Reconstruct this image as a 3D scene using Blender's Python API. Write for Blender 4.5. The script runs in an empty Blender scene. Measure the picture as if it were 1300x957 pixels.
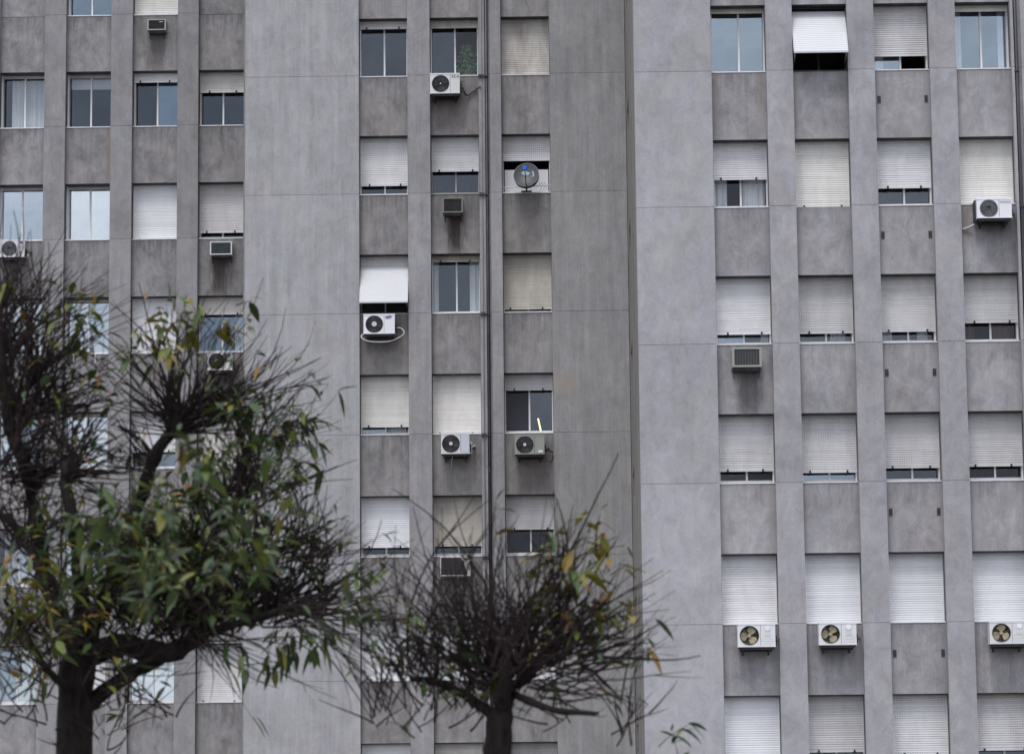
import bpy, bmesh, math, random
from mathutils import Vector, Matrix
random.seed(7)
rnd = random.random
def ru(a, b): return a + (b - a) * rnd()
C = bpy.context.scene.collection
PI = math.pi

# ------------------------------------------------------------------ camera
FPX, EYE = 4500.0, 1.6
_y, _p, _r = math.radians(-0.853), math.radians(9.80), math.radians(-0.58)
cy, sy, cp, sp = math.cos(_y), math.sin(_y), math.cos(_p), math.sin(_p)
Fv = Vector((sy*cp, cy*cp, sp))
R0 = Vector((cy, -sy, 0))
U0 = R0.cross(Fv)
Rv = math.cos(_r)*R0 + math.sin(_r)*U0
Uv = math.cos(_r)*U0 - math.sin(_r)*R0
cam = bpy.data.cameras.new('camera'); co = bpy.data.objects.new('camera', cam); C.objects.link(co)
M = Matrix.Identity(4)
for i in range(3):
    M[i][0], M[i][1], M[i][2] = Rv[i], Uv[i], -Fv[i]
M[2][3] = EYE
co.matrix_world = M
cam.sensor_width = 36; cam.lens = FPX/1300*36; cam.shift_y = -44.5/1300
cam.clip_end = 2000; cam.clip_start = 0.1
cam.dof.use_dof = True; cam.dof.focus_distance = 73; cam.dof.aperture_fstop = 4.2
bpy.context.scene.camera = co
def at(px, py, Y):
    "a measured sight line cut at depth Y in metres: a survey point"
    d = Fv*FPX + Rv*(px-650) - Uv*(py-434)
    d = d/d.y*Y
    return Vector((d.x, Y, d.z+EYE))

# ------------------------------------------------------------------ nodes
def mat(name):
    m = bpy.data.materials.new(name); m.use_nodes = True
    nt = m.node_tree; nt.nodes.clear()
    out = nt.nodes.new('ShaderNodeOutputMaterial')
    b = nt.nodes.new('ShaderNodeBsdfPrincipled')
    nt.links.new(b.outputs[0], out.inputs[0])
    return m, nt, b, out
def N(nt, t, **k):
    n = nt.nodes.new(t)
    for a, v in k.items():
        if a.startswith('i_'):
            key = a[2:]; key = int(key) if key.isdigit() else key
            n.inputs[key].default_value = v
        else: setattr(n, a, v)
    return n
def math_(nt, op, a, b=None, c=None, clamp=False):
    n = nt.nodes.new('ShaderNodeMath'); n.operation = op; n.use_clamp = clamp
    for i, v in enumerate((a, b, c)):
        if v is None: continue
        if isinstance(v, (int, float)): n.inputs[i].default_value = v
        else: nt.links.new(v, n.inputs[i])
    return n.outputs[0]
def mapr(nt, v, a, b, c, d):
    n = nt.nodes.new('ShaderNodeMapRange'); n.clamp = True
    nt.links.new(v, n.inputs[0])
    for i, x in enumerate((a, b, c, d)): n.inputs[i+1].default_value = x
    return n.outputs[0]
def mixc(nt, fac, a, b, mode='MIX'):
    n = nt.nodes.new('ShaderNodeMix'); n.data_type = 'RGBA'; n.blend_type = mode
    if isinstance(fac, (int, float)): n.inputs[0].default_value = fac
    else: nt.links.new(fac, n.inputs[0])
    for i, v in ((6, a), (7, b)):
        if isinstance(v, tuple): n.inputs[i].default_value = (*v, 1) if len(v) == 3 else v
        else: nt.links.new(v, n.inputs[i])
    return n.outputs[2]
def coords(nt, scale=(1, 1, 1), loc=(0, 0, 0), src='Object'):
    tc = nt.nodes.new('ShaderNodeTexCoord'); mp = nt.nodes.new('ShaderNodeMapping')
    mp.inputs['Scale'].default_value = scale; mp.inputs['Location'].default_value = loc
    nt.links.new(tc.outputs[src], mp.inputs[0]); return mp.outputs[0]
def noise(nt, vec, s, det=4, rough=.55, dist=0):
    n = N(nt, 'ShaderNodeTexNoise', i_Scale=s, i_Detail=det, i_Roughness=rough, i_Distortion=dist)
    nt.links.new(vec, n.inputs['Vector']); return n.outputs['Fac']

def concrete(name, col, seed=0, island=.10, mott=.22, streak=.14, warm=(1.03, 1.0, .955), drip=0.0, stains_shade=(), blot=()):
    m, nt, b, out = mat(name)
    L = (seed*7.3, seed*3.1, seed*5.7)
    oi = nt.nodes.new('ShaderNodeObjectInfo'); tc = nt.nodes.new('ShaderNodeTexCoord')
    off = nt.nodes.new('ShaderNodeCombineXYZ')
    nt.links.new(math_(nt, 'MULTIPLY', oi.outputs['Random'], 91), off.inputs[0]); nt.links.new(math_(nt, 'MULTIPLY', oi.outputs['Random'], 57), off.inputs[2])
    va = nt.nodes.new('ShaderNodeVectorMath'); nt.links.new(tc.outputs['Object'], va.inputs[0]); nt.links.new(off.outputs[0], va.inputs[1])
    def cc(scale=(1, 1, 1), loc=L):
        mp = nt.nodes.new('ShaderNodeMapping'); mp.inputs['Scale'].default_value = scale; mp.inputs['Location'].default_value = loc
        nt.links.new(va.outputs[0], mp.inputs[0]); return mp.outputs[0]
    v1 = cc()
    big = noise(nt, v1, 0.8, 5, .6, .8)
    mid = noise(nt, cc((1, 1, .7)), 3.4, 8, .72, .6)
    st = noise(nt, cc((4.5, 4.5, .25)), 1.6, 5, .65, .3)
    st2 = noise(nt, cc((14, 14, .55)), 1.2, 4, .65, .3)
    fine = noise(nt, v1, 30, 4, .75)
    wn = noise(nt, cc((1, 1, .7), (L[0]+11, 4, 3)), 1.5, 5, .65, .8)
    f = math_(nt, 'ADD', mapr(nt, big, .3, .7, -mott*.7, mott*.7), mapr(nt, mid, .28, .72, -mott*1.1, mott*1.1))
    f = math_(nt, 'ADD', f, mapr(nt, st, .3, .7, -streak, streak))
    f = math_(nt, 'ADD', f, mapr(nt, st2, .3, .7, -streak*.25, streak*.25))
    f = math_(nt, 'ADD', f, mapr(nt, fine, .25, .75, -.10, .10))
    geo = nt.nodes.new('ShaderNodeNewGeometry')
    f = math_(nt, 'ADD', f, mapr(nt, geo.outputs['Random Per Island'], 0, 1, -island, island))
    f = math_(nt, 'ADD', f, mapr(nt, oi.outputs['Random'], 0, 1, -island*.5, island*.5))
    f = math_(nt, 'ADD', f, 1.0)
    sx = nt.nodes.new('ShaderNodeSeparateXYZ'); nt.links.new(tc.outputs['Object'], sx.inputs[0])
    base = mixc(nt, mapr(nt, wn, .42, .66, 0, .9), col, tuple(c*w for c, w in zip(col, warm)))
    bloom = noise(nt, cc((1.6, 1.6, .9), (L[0]+31, 9, 1)), 2.2, 7, .72, 1.2)
    base = mixc(nt, mapr(nt, bloom, .56, .76, 0, .38), base, (.42, .425, .45))
    dk = noise(nt, cc((1.3, 1.3, .7), (L[0]+71, 2, 5)), 1.8, 7, .7, 1.0)
    base = mixc(nt, mapr(nt, dk, .58, .80, 0, .45), base, tuple(c*.5 for c in col))
    if drip:
        dn = noise(nt, cc((10, 10, .9)), 1.3, 5, .7, .2)
        dz = mapr(nt, sx.outputs[2], -.75, 0, 0, 1)
        base = mixc(nt, math_(nt, 'MULTIPLY', mapr(nt, dn, .42, .68, 0, drip), dz), base, tuple(c*.42 for c in col))
        # grime gathered along the panel's rim
        ex = mapr(nt, math_(nt, 'ADD', math_(nt, 'ABSOLUTE', sx.outputs[0]), mapr(nt, mid, .3, .7, -.10, .10)), .43, .60, 0, 1)
        et = mapr(nt, math_(nt, 'ADD', sx.outputs[2], mapr(nt, mid, .3, .7, -.08, .08)), -.16, .02, 0, 1)
        base = mixc(nt, math_(nt, 'MULTIPLY', math_(nt, 'MAXIMUM', ex, et), .36), base, tuple(c*.50 for c in col))
    cmb = nt.nodes.new('ShaderNodeCombineColor')
    for i in range(3): nt.links.new(f, cmb.inputs[i])
    colr = mixc(nt, 1.0, base, cmb.outputs[0], 'MULTIPLY')
    # stained streaks, and shade painted under the hung units, in object space: (x centre, half width, z top, z bottom, strength)
    if stains_shade:
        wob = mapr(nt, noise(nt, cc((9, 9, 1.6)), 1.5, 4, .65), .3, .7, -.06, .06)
        for (xc, hw, zt, zb, s, colS) in stains_shade:
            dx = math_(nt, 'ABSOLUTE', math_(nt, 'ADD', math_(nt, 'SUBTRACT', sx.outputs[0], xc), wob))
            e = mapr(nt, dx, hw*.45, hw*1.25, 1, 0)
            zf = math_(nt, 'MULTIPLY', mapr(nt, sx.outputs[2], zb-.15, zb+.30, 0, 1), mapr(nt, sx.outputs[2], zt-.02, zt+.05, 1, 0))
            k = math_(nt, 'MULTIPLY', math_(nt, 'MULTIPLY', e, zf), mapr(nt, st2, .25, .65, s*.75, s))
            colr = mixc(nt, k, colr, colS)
    for (xc, zc, rx, rz, s, colS) in blot:
        a = math_(nt, 'POWER', math_(nt, 'DIVIDE', math_(nt, 'SUBTRACT', sx.outputs[0], xc), rx), 2)
        c = math_(nt, 'POWER', math_(nt, 'DIVIDE', math_(nt, 'SUBTRACT', sx.outputs[2], zc), rz), 2)
        e = math_(nt, 'ADD', math_(nt, 'ADD', a, c), mapr(nt, mid, .3, .7, -.5, .5))
        colr = mixc(nt, mapr(nt, e, .4, 1.1, s, 0), colr, colS)
    nt.links.new(colr, b.inputs['Base Color'])
    b.inputs['Roughness'].default_value = .9
    b.inputs['Specular IOR Level'].default_value = .25
    bp = N(nt, 'ShaderNodeBump', i_Strength=.4, i_Distance=.007)
    nt.links.new(math_(nt, 'ADD', mid, math_(nt, 'MULTIPLY', fine, .5)), bp.inputs['Height'])
    nt.links.new(bp.outputs[0], b.inputs['Normal'])
    return m

def paint(name, col, rough=.5, dirt=.15, metal=0, dscale=3.0, dirtcol=(.25, .22, .19), streaky=True):
    m, nt, b, out = mat(name)
    v = coords(nt, (1, 1, .35 if streaky else 1))
    n1 = noise(nt, v, dscale, 5, .65, .4)
    rn = nt.nodes.new('ShaderNodeObjectInfo')
    c = mixc(nt, mapr(nt, n1, .45, .75, 0, dirt), col, dirtcol)
    hv = N(nt, 'ShaderNodeHueSaturation'); nt.links.new(c, hv.inputs['Color'])
    nt.links.new(mapr(nt, rn.outputs['Random'], 0, 1, .92, 1.06), hv.inputs['Value'])
    nt.links.new(hv.outputs[0], b.inputs['Base Color'])
    b.inputs['Roughness'].default_value = rough; b.inputs['Metallic'].default_value = metal
    return m

def shutter_mat(name, col, dirt=.3, perf=1.0):
    "roller shutter lacquer: dusty top, light slots punched in the groove of every slat"
    m, nt, b, out = mat(name)
    tc = nt.nodes.new('ShaderNodeTexCoord'); sx = nt.nodes.new('ShaderNodeSeparateXYZ')
    nt.links.new(tc.outputs['Object'], sx.inputs[0])
    oi = nt.nodes.new('ShaderNodeObjectInfo')
    # slat phase: object origin is the top of the shutter, slats 0.053 apart
    ph = math_(nt, 'FRACT', math_(nt, 'DIVIDE', math_(nt, 'MULTIPLY', sx.outputs[2], -1.0), .045))
    inz = math_(nt, 'GREATER_THAN', ph, .66)
    inx = math_(nt, 'LESS_THAN', math_(nt, 'FRACT', math_(nt, 'DIVIDE', sx.outputs[0], .047)), .5)
    off = nt.nodes.new('ShaderNodeCombineXYZ'); nt.links.new(math_(nt, 'MULTIPLY', oi.outputs['Random'], 50), off.inputs[0])
    va = nt.nodes.new('ShaderNodeVectorMath'); nt.links.new(tc.outputs['Object'], va.inputs[0]); nt.links.new(off.outputs[0], va.inputs[1])
    msk = mapr(nt, noise(nt, va.outputs[0], 1.6, 3, .6), .42, .52, 0, 1)
    # each slat has aged a little differently, and only slack slats show their slots
    sid = math_(nt, 'FLOOR', math_(nt, 'DIVIDE', sx.outputs[2], .045))
    wn = N(nt, 'ShaderNodeTexWhiteNoise', noise_dimensions='2D')
    cm = nt.nodes.new('ShaderNodeCombineXYZ'); nt.links.new(sid, cm.inputs[0]); nt.links.new(oi.outputs['Random'], cm.inputs[1])
    nt.links.new(cm.outputs[0], wn.inputs['Vector'])
    slack = math_(nt, 'GREATER_THAN', wn.outputs[0], .45)
    slot = math_(nt, 'MULTIPLY', math_(nt, 'MULTIPLY', inz, inx), math_(nt, 'MULTIPLY', math_(nt, 'MULTIPLY', msk, slack), perf))
    sm = nt.nodes.new('ShaderNodeVectorMath'); sm.operation = 'MULTIPLY'; sm.inputs[1].default_value = (1, 1, .3)
    nt.links.new(va.outputs[0], sm.inputs[0])
    d = noise(nt, sm.outputs[0], 3.2, 5, .65, .3)
    dz = mapr(nt, sx.outputs[2], -.5, 0, 0, .28)
    dirtf = math_(nt, 'MULTIPLY', math_(nt, 'ADD', mapr(nt, d, .42, .75, 0, 1), dz), dirt, clamp=True)
    c = mixc(nt, dirtf, col, (.24, .21, .17))
    hv = N(nt, 'ShaderNodeHueSaturation'); nt.links.new(c, hv.inputs['Color'])
    v = math_(nt, 'ADD', mapr(nt, wn.outputs[0], 0, 1, -.07, .05), mapr(nt, oi.outputs['Random'], 0, 1, .9, 1.08))
    nt.links.new(v, hv.inputs['Value'])
    c = mixc(nt, math_(nt, 'MULTIPLY', slot, .40), hv.outputs[0], (.03, .03, .03))
    nt.links.new(c, b.inputs['Base Color']); b.inputs['Roughness'].default_value = .55
    return m

def glass(name, refl, tint=(.88, .93, 1.0), body=.0, bodycol=(.05, .06, .07)):
    m, nt, b, out = mat(name)
    nt.nodes.remove(b)
    gl = N(nt, 'ShaderNodeBsdfGlossy', i_Roughness=.015); gl.inputs['Color'].default_value = (*tint, 1)
    tr = N(nt, 'ShaderNodeBsdfTransparent'); tr.inputs['Color'].default_value = (.80, .83, .84, 1)
    lw = nt.nodes.new('ShaderNodeLayerWeight'); lw.inputs['Blend'].default_value = .5
    fr5 = math_(nt, 'ADD', math_(nt, 'MULTIPLY', math_(nt, 'POWER', lw.outputs['Facing'], 5), .9), .05)
    bp = N(nt, 'ShaderNodeBump', i_Strength=.06, i_Distance=.02)
    nt.links.new(noise(nt, coords(nt), 1.3, 2), bp.inputs['Height'])
    nt.links.new(bp.outputs[0], gl.inputs['Normal'])
    f = math_(nt, 'ADD', fr5, refl, clamp=True)
    mx = nt.nodes.new('ShaderNodeMixShader')
    nt.links.new(f, mx.inputs[0]); nt.links.new(tr.outputs[0], mx.inputs[1]); nt.links.new(gl.outputs[0], mx.inputs[2])
    # a film of dust
    df = N(nt, 'ShaderNodeBsdfDiffuse'); df.inputs['Color'].default_value = (*bodycol, 1)
    m2 = nt.nodes.new('ShaderNodeMixShader')
    nt.links.new(mapr(nt, noise(nt, coords(nt, (1, 1, .4)), 2.5, 5), .35, .8, .03+body, .16+body), m2.inputs[0])
    nt.links.new(mx.outputs[0], m2.inputs[1]); nt.links.new(df.outputs[0], m2.inputs[2])
    nt.links.new(m2.outputs[0], out.inputs[0])
    return m

MT = {}
BLUEGREY = (.335, .338, .372)
MT['blank_left'] = concrete('concrete_blank_left', (.352, .356, .374), 1, .03, .12, .12)
MT['blank_mid'] = concrete('concrete_blank_mid', (.285, .285, .292), 2, .05, .13, .15, blot=((-.0, 14.45, .38, .30, .5, (.36, .31, .25)),))
MT['blank_right'] = concrete('concrete_blank_right', (.342, .341, .364), 3, .05, .15, .03, (1.0, .99, .93))
MT['pier_l'] = concrete('concrete_pier_left', (.265, .263, .274), 4, .06, .16, .08)
MT['pier_m'] = concrete('concrete_pier_mid', (.305, .303, .319), 5, .07, .16, .12)
MT['pier_r'] = concrete('concrete_pier_right', (.322, .319, .341), 6, .05, .17, .04)
MT['span_l'] = concrete('concrete_panel_left', (.262, .256, .264), 7, .12, .32, .07, drip=.85)
MT['span_m'] = concrete('concrete_panel_mid', (.262, .254, .259), 8, .12, .28, .12, drip=.8)
MT['span_r'] = concrete('concrete_panel_right', (.304, .298, .314), 9, .08, .26, .03, drip=.45)
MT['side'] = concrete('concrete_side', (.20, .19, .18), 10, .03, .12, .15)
MT['joint'] = paint('joint_mortar', (.24, .24, .25), .95, .2)
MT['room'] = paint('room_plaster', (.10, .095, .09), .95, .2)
MT['alu'] = paint('white_frame_lacquer', (.72, .72, .73), .45, .25)
MT['alu_grey'] = paint('grey_frame', (.36, .36, .36), .5, .3)
MT['dark'] = paint('dark_metal', (.025, .025, .028), .6, .3)
MT['black'] = paint('black_plastic', (.02, .02, .022), .55, .1)
MT['vent'] = paint('vent_black', (.035, .035, .038), .7, .1)
MT['white'] = shutter_mat('shutter_white', (.82, .83, .86), .10, .25)
MT['whitep'] = shutter_mat('shutter_white_slotted', (.78, .78, .80), .20, 1.0)
MT['cream'] = shutter_mat('shutter_cream', (.80, .785, .75), .22, .6)
MT['grey'] = shutter_mat('shutter_grey', (.62, .615, .625), .28, 1.0)
MT['beige'] = shutter_mat('shutter_beige', (.60, .57, .51), .45, 1.0)
MT['dirty'] = shutter_mat('shutter_dirty', (.66, .63, .59), .75, .8)
MT['tiltwhite'] = paint('tilted_shutter_white', (.62, .63, .66), .5, .06)
MT['g_dark'] = glass('glass_dark', .0)
MT['g_mid'] = glass('glass_mid', .06, (.80, .90, 1.0))
MT['g_blue'] = glass('glass_blue', .25, (.70, .86, 1.0))
MT['g_mirror'] = glass('glass_mirror', .60, (.88, .96, 1.0))
MT['g_screen'] = glass('glass_behind_insect_screen', .0, body=.55, bodycol=(.06, .06, .075))
MT['curtain'] = paint('white_curtain', (.88, .89, .90), .9, .08)
MT['curtain_b'] = paint('brown_curtain', (.16, .11, .09), .9, .1)
MT['curtain_r'] = paint('red_brown_curtain', (.10, .045, .04), .9, .1)
MT['acwhite'] = paint('unit_white_enamel', (.70, .71, .72), .4, .14, dscale=5)
MT['acinner'] = paint('coil_behind_fan', (.10, .085, .055), .6, .3)
MT['under'] = paint('underside_shade', (.045, .042, .036), .6, .5)  # underside painted dark in place of the shade beneath a unit
MT['acbright'] = paint('unit_bright_enamel', (.78, .79, .83), .38, .05, dscale=5)
MT['acgreen'] = paint('unit_weathered_green_beige', (.29, .305, .27), .5, .35, dscale=6)
MT['acold'] = paint('unit_old_metal', (.20, .20, .18), .5, .5, dscale=7)
MT['acpanel'] = paint('unit_blue_white_panel', (.62, .66, .74), .4, .1)
MT['grille'] = paint('fan_grille_grey', (.07, .07, .08), .5, .1)
MT['grille_l'] = paint('fan_grille_light', (.20, .20, .22), .5, .1)
MT['fan_b'] = paint('fan_blade_beige', (.42, .36, .22), .5, .25, streaky=False)
MT['fan_d'] = paint('fan_blade_dark', (.05, .05, .055), .5, .1, streaky=False)
MT['hub'] = paint('hub_grey', (.60, .60, .62), .4, .1)
MT['blue'] = paint('badge_blue', (.02, .04, .32), .4, .05)
MT['navy'] = paint('badge_navy', (.03, .03, .14), .4, .05)
MT['cyan'] = paint('dish_blue', (.01, .14, .62), .4, .05)
MT['palecy'] = paint('dish_pale_mark', (.25, .38, .45), .4, .05)
MT['dish'] = paint('dish_grey', (.06, .064, .072), .5, .1)
MT['hose'] = paint('hose_white', (.62, .62, .60), .5, .3)
MT['hose_d'] = paint('hose_dark', (.10, .095, .09), .7, .3)
MT['pipe'] = paint('downpipe_black', (.022, .022, .028), .45, .2)
MT['pipe_g'] = paint('pipe_grey', (.22, .22, .235), .5, .3)
MT['teal'] = paint('screen_teal', (.03, .055, .065), .35, .2)
MT['rust'] = paint('rust', (.22, .09, .05), .8, .3)

# asphalt / pavement
def ground_mat(name, c, s):
    m, nt, b, o = mat(name)
    n = noise(nt, coords(nt), s, 6, .7)
    nt.links.new(mixc(nt, n, tuple(x*.7 for x in c), tuple(x*1.3 for x in c)), b.inputs[0]); b.inputs['Roughness'].default_value = .9
    return m
MT['asphalt'] = ground_mat('asphalt', (.05, .05, .052), 8)
MT['paving'] = ground_mat('paving', (.22, .21, .2), 3)

def leafmat(name, ramp, rough=.55, trans=.10):
    m, nt, b, o = mat(name)
    g = nt.nodes.new('ShaderNodeNewGeometry'); cr = nt.nodes.new('ShaderNodeValToRGB')
    cr.color_ramp.interpolation = 'LINEAR'
    el = cr.color_ramp.elements
    while len(el) < len(ramp): el.new(.5)
    for e, (p, c) in zip(el, ramp): e.position = p; e.color = (*c, 1)
    nt.links.new(g.outputs['Random Per Island'], cr.inputs[0])
    nt.links.new(cr.outputs[0], b.inputs[0]); b.inputs['Roughness'].default_value = rough
    t = N(nt, 'ShaderNodeBsdfTranslucent'); nt.links.new(mixc(nt, .5, cr.outputs[0], (.20, .26, .03)), t.inputs[0])
    mx = nt.nodes.new('ShaderNodeMixShader'); mx.inputs[0].default_value = trans
    nt.links.new(b.outputs[0], mx.inputs[1]); nt.links.new(t.outputs[0], mx.inputs[2]); nt.links.new(mx.outputs[0], o.inputs[0])
    return m
MT['leaf_g'] = leafmat('leaf_green', [(0, (.006, .018, .004)), (.35, (.011, .032, .005)), (.65, (.022, .054, .007)), (.88, (.055, .092, .010)), (1, (.14, .12, .012))])
MT['leaf_y'] = leafmat('leaf_yellowing', [(0, (.045, .080, .008)), (.35, (.12, .13, .010)), (.7, (.20, .14, .008)), (.9, (.17, .075, .008)), (1, (.07, .03, .012))])
def bark(name, c):
    m, nt, b, o = mat(name)
    n = noise(nt, coords(nt, (1, 1, .3)), 22, 6, .75, .4)
    nt.links.new(mixc(nt, mapr(nt, n, .3, .7, 0, 1), tuple(x*.45 for x in c), tuple(x*2.6 for x in c)), b.inputs[0]); b.inputs['Roughness'].default_value = .95
    b.inputs['Specular IOR Level'].default_value = .15
    bp = N(nt, 'ShaderNodeBump', i_Strength=.9, i_Distance=.03); nt.links.new(n, bp.inputs['Height']); nt.links.new(bp.outputs[0], b.inputs['Normal'])
    return m
MT['bark'] = bark('dark_bark', (.012, .010, .009))
MT['twig'] = bark('twig_bark', (.022, .016, .016))

# ------------------------------------------------------------------ mesh helpers
class MB:
    def __init__(s): s.v = []; s.f = []; s.mi = []; s.sm = []
    def quad(s, pts, m=0, smooth=False):
        k = len(s.v); s.v += [tuple(p) for p in pts]; s.f.append(tuple(range(k, k+len(pts)))); s.mi.append(m); s.sm.append(smooth)
    def box(s, x0, x1, y0, y1, z0, z1, m=0):
        k = len(s.v)
        s.v += [(x, y, z) for x in (x0, x1) for y in (y0, y1) for z in (z0, z1)]
        for f in ((0, 1, 3, 2), (4, 6, 7, 5), (0, 4, 5, 1), (2, 3, 7, 6), (0, 2, 6, 4), (1, 5, 7, 3)):
            s.f.append(tuple(k+i for i in f)); s.mi.append(m); s.sm.append(False)
    def tube(s, pts, rad, n=6, m=0, cap=True):
        pts = [Vector(p) for p in pts]
        if not hasattr(rad, '__len__'): rad = [rad]*len(pts)
        k = len(s.v); up = Vector((.13, .2, 1)).normalized()
        t0 = (pts[1]-pts[0]).normalized()
        a = t0.cross(up) if abs(t0.dot(up)) < .95 else t0.cross(Vector((1, 0, 0)))
        a.normalize()
        for i, p in enumerate(pts):
            t = (pts[min(i+1, len(pts)-1)]-pts[max(i-1, 0)]).normalized()
            a = (a - t*a.dot(t)).normalized(); b = t.cross(a)
            for j in range(n):
                q = p + (a*math.cos(2*PI*j/n) + b*math.sin(2*PI*j/n))*rad[i]; s.v.append(tuple(q))
        for i in range(len(pts)-1):
            for j in range(n):
                s.f.append((k+i*n+j, k+i*n+(j+1) % n, k+(i+1)*n+(j+1) % n, k+(i+1)*n+j)); s.mi.append(m); s.sm.append(True)
        if cap:
            s.f.append(tuple(k+j for j in reversed(range(n)))); s.mi.append(m); s.sm.append(False)
            s.f.append(tuple(k+(len(pts)-1)*n+j for j in range(n))); s.mi.append(m); s.sm.append(False)
    def disc(s, c, r, y, m=0, n=24, ry=None, rot=0):
        ry = ry or r; cr, sr = math.cos(rot), math.sin(rot)
        s.quad([(c[0]+r*math.cos(2*PI*i/n)*cr-ry*math.sin(2*PI*i/n)*sr, y, c[1]+r*math.cos(2*PI*i/n)*sr+ry*math.sin(2*PI*i/n)*cr) for i in range(n)], m)
    def ring(s, c, r0, r1, y0, y1, m=0, n=28):
        "flat annulus facing -Y from (r0,y0) to (r1,y1)"
        k = len(s.v)
        for i in range(n):
            a = 2*PI*i/n
            s.v.append((c[0]+r0*math.cos(a), y0, c[1]+r0*math.sin(a))); s.v.append((c[0]+r1*math.cos(a), y1, c[1]+r1*math.sin(a)))
        for i in range(n):
            j = (i+1) % n; s.f.append((k+2*i, k+2*j, k+2*j+1, k+2*i+1)); s.mi.append(m); s.sm.append(True)
    def build(s, name, mats, parent=None, loc=None, bevel=0, fixn=False):
        me = bpy.data.meshes.new(name)
        vs = s.v
        if loc is not None:
            L = Vector(loc); vs = [tuple(Vector(p)-L) for p in s.v]
        me.from_pydata(vs, [], s.f)
        for m in (mats if isinstance(mats, (list, tuple)) else [mats]): me.materials.append(m)
        me.polygons.foreach_set('material_index', s.mi); me.polygons.foreach_set('use_smooth', s.sm)
        if fixn or bevel:
            bm = bmesh.new(); bm.from_mesh(me)
            if bevel:
                bmesh.ops.remove_doubles(bm, verts=bm.verts, dist=1e-5)
                bmesh.ops.bevel(bm, geom=[e for e in bm.edges if e.is_manifold and e.calc_face_angle(0) > .6], offset=bevel, segments=2, affect='EDGES', profile=.6)
            bmesh.ops.recalc_face_normals(bm, faces=bm.faces)
            bm.to_mesh(me); bm.free()
        me.update()
        o = bpy.data.objects.new(name, me); C.objects.link(o)
        if parent:
            o.parent = parent
            w = Vector(loc) if loc is not None else Vector((0, 0, 0))
            base = Vector(parent.get('_w', (0, 0, 0)))
            o.location = w - base
            o['_w'] = tuple(w)
        elif loc is not None:
            o.location = loc; o['_w'] = tuple(loc)
        return o
def empty(name, loc, label, cat, group=None):
    o = bpy.data.objects.new(name, None); C.objects.link(o); o.location = loc; o.empty_display_size = .3
    o['label'] = label; o['category'] = cat; o['_w'] = tuple(loc)
    if group: o['group'] = group
    return o
def tag(o, label, cat, group=None):
    o['label'] = label; o['category'] = cat
    if group: o['group'] = group
    return o

# ------------------------------------------------------------------ ground
def sheet(name, x0, x1, y0, y1, z, m):
    b = MB(); b.quad([(x0, y0, z), (x1, y0, z), (x1, y1, z), (x0, y1, z)]); o = b.build(name, m); o['kind'] = 'structure'; return o
sheet('ground', -1500, 1500, -1500, 1500, 0, MT['asphalt'])
b = MB(); b.box(-300, 300, 60, 240, -.05, .13); o = b.build('pavement', MT['paving']); o['kind'] = 'structure'
b = MB(); b.box(-300, 300, -6, 27.5, -.05, .13); o = b.build('pavement', MT['paving']); o['kind'] = 'structure'
for x in range(-12, 13):
    pass
b = MB()
for i in range(-30, 31): b.box(i*7-1.5, i*7+1.5, 43.4, 43.55, .001, .005)
o = b.build('road_marking', MT['alu']); o['kind'] = 'structure'

# ------------------------------------------------------------------ building blocks
OPEN = 1.405
RV = .15                    # spandrel set back from the piers
SH, GL = .22, .40           # shutter and glass behind the spandrel face
TOP = 29.5
def shutter(par, x0, x1, zt, zb, y, m, stops=True):
    b = MB(); g = .018
    x0 += g; x1 -= g
    z = zt; p = .045
    prof = [(0, .006), (.12, .001), (.42, -.002), (.80, .001), (.84, .008), (1, .008)]
    while z - p > zb + .03:
        for (a, ya), (c, yc) in zip(prof[:-1], prof[1:]):
            b.quad([(x0, y+ya, z-a*p), (x0, y+yc, z-c*p), (x1, y+yc, z-c*p), (x1, y+ya, z-a*p)])
        b.quad([(x0, y+.008, z-p), (x0, y+.006, z-p), (x1, y+.006, z-p), (x1, y+.008, z-p)])
        z -= p
    b.box(x0, x1, y-.008, y+.016, zb, z)
    b.box(x0, x1, y+.018, y+.022, zb+.01, zt)
    if stops:
        for fx in (.16+ru(-.03, .05), .84+ru(-.05, .03)):
            xx = x0+(x1-x0)*fx; b.box(xx-.018, xx+.018, y-.035, y-.008, zb-.004, zb+.045, 1)
    return b.build('shutter', [m, MT['black']], par, loc=(x0, y, zt))
def curtain(par, x0, x1, z0, z1, y, m, ph=0):
    b = MB(); n = max(6, int((x1-x0)/.02)); pts = []
    for i in range(n+1):
        x = x0+(x1-x0)*i/n; pts.append((x, y+.018*math.sin((x+ph)*55)+.012*math.sin((x+ph)*23)))
    for (xa, ya), (xb, yb) in zip(pts[:-1], pts[1:]): b.quad([(xa, ya, z0), (xb, yb, z0), (xb, yb, z1), (xa, ya, z1)], 0, True)
    b.build('curtain', m, par, loc=(x0, y, z0))
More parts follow.
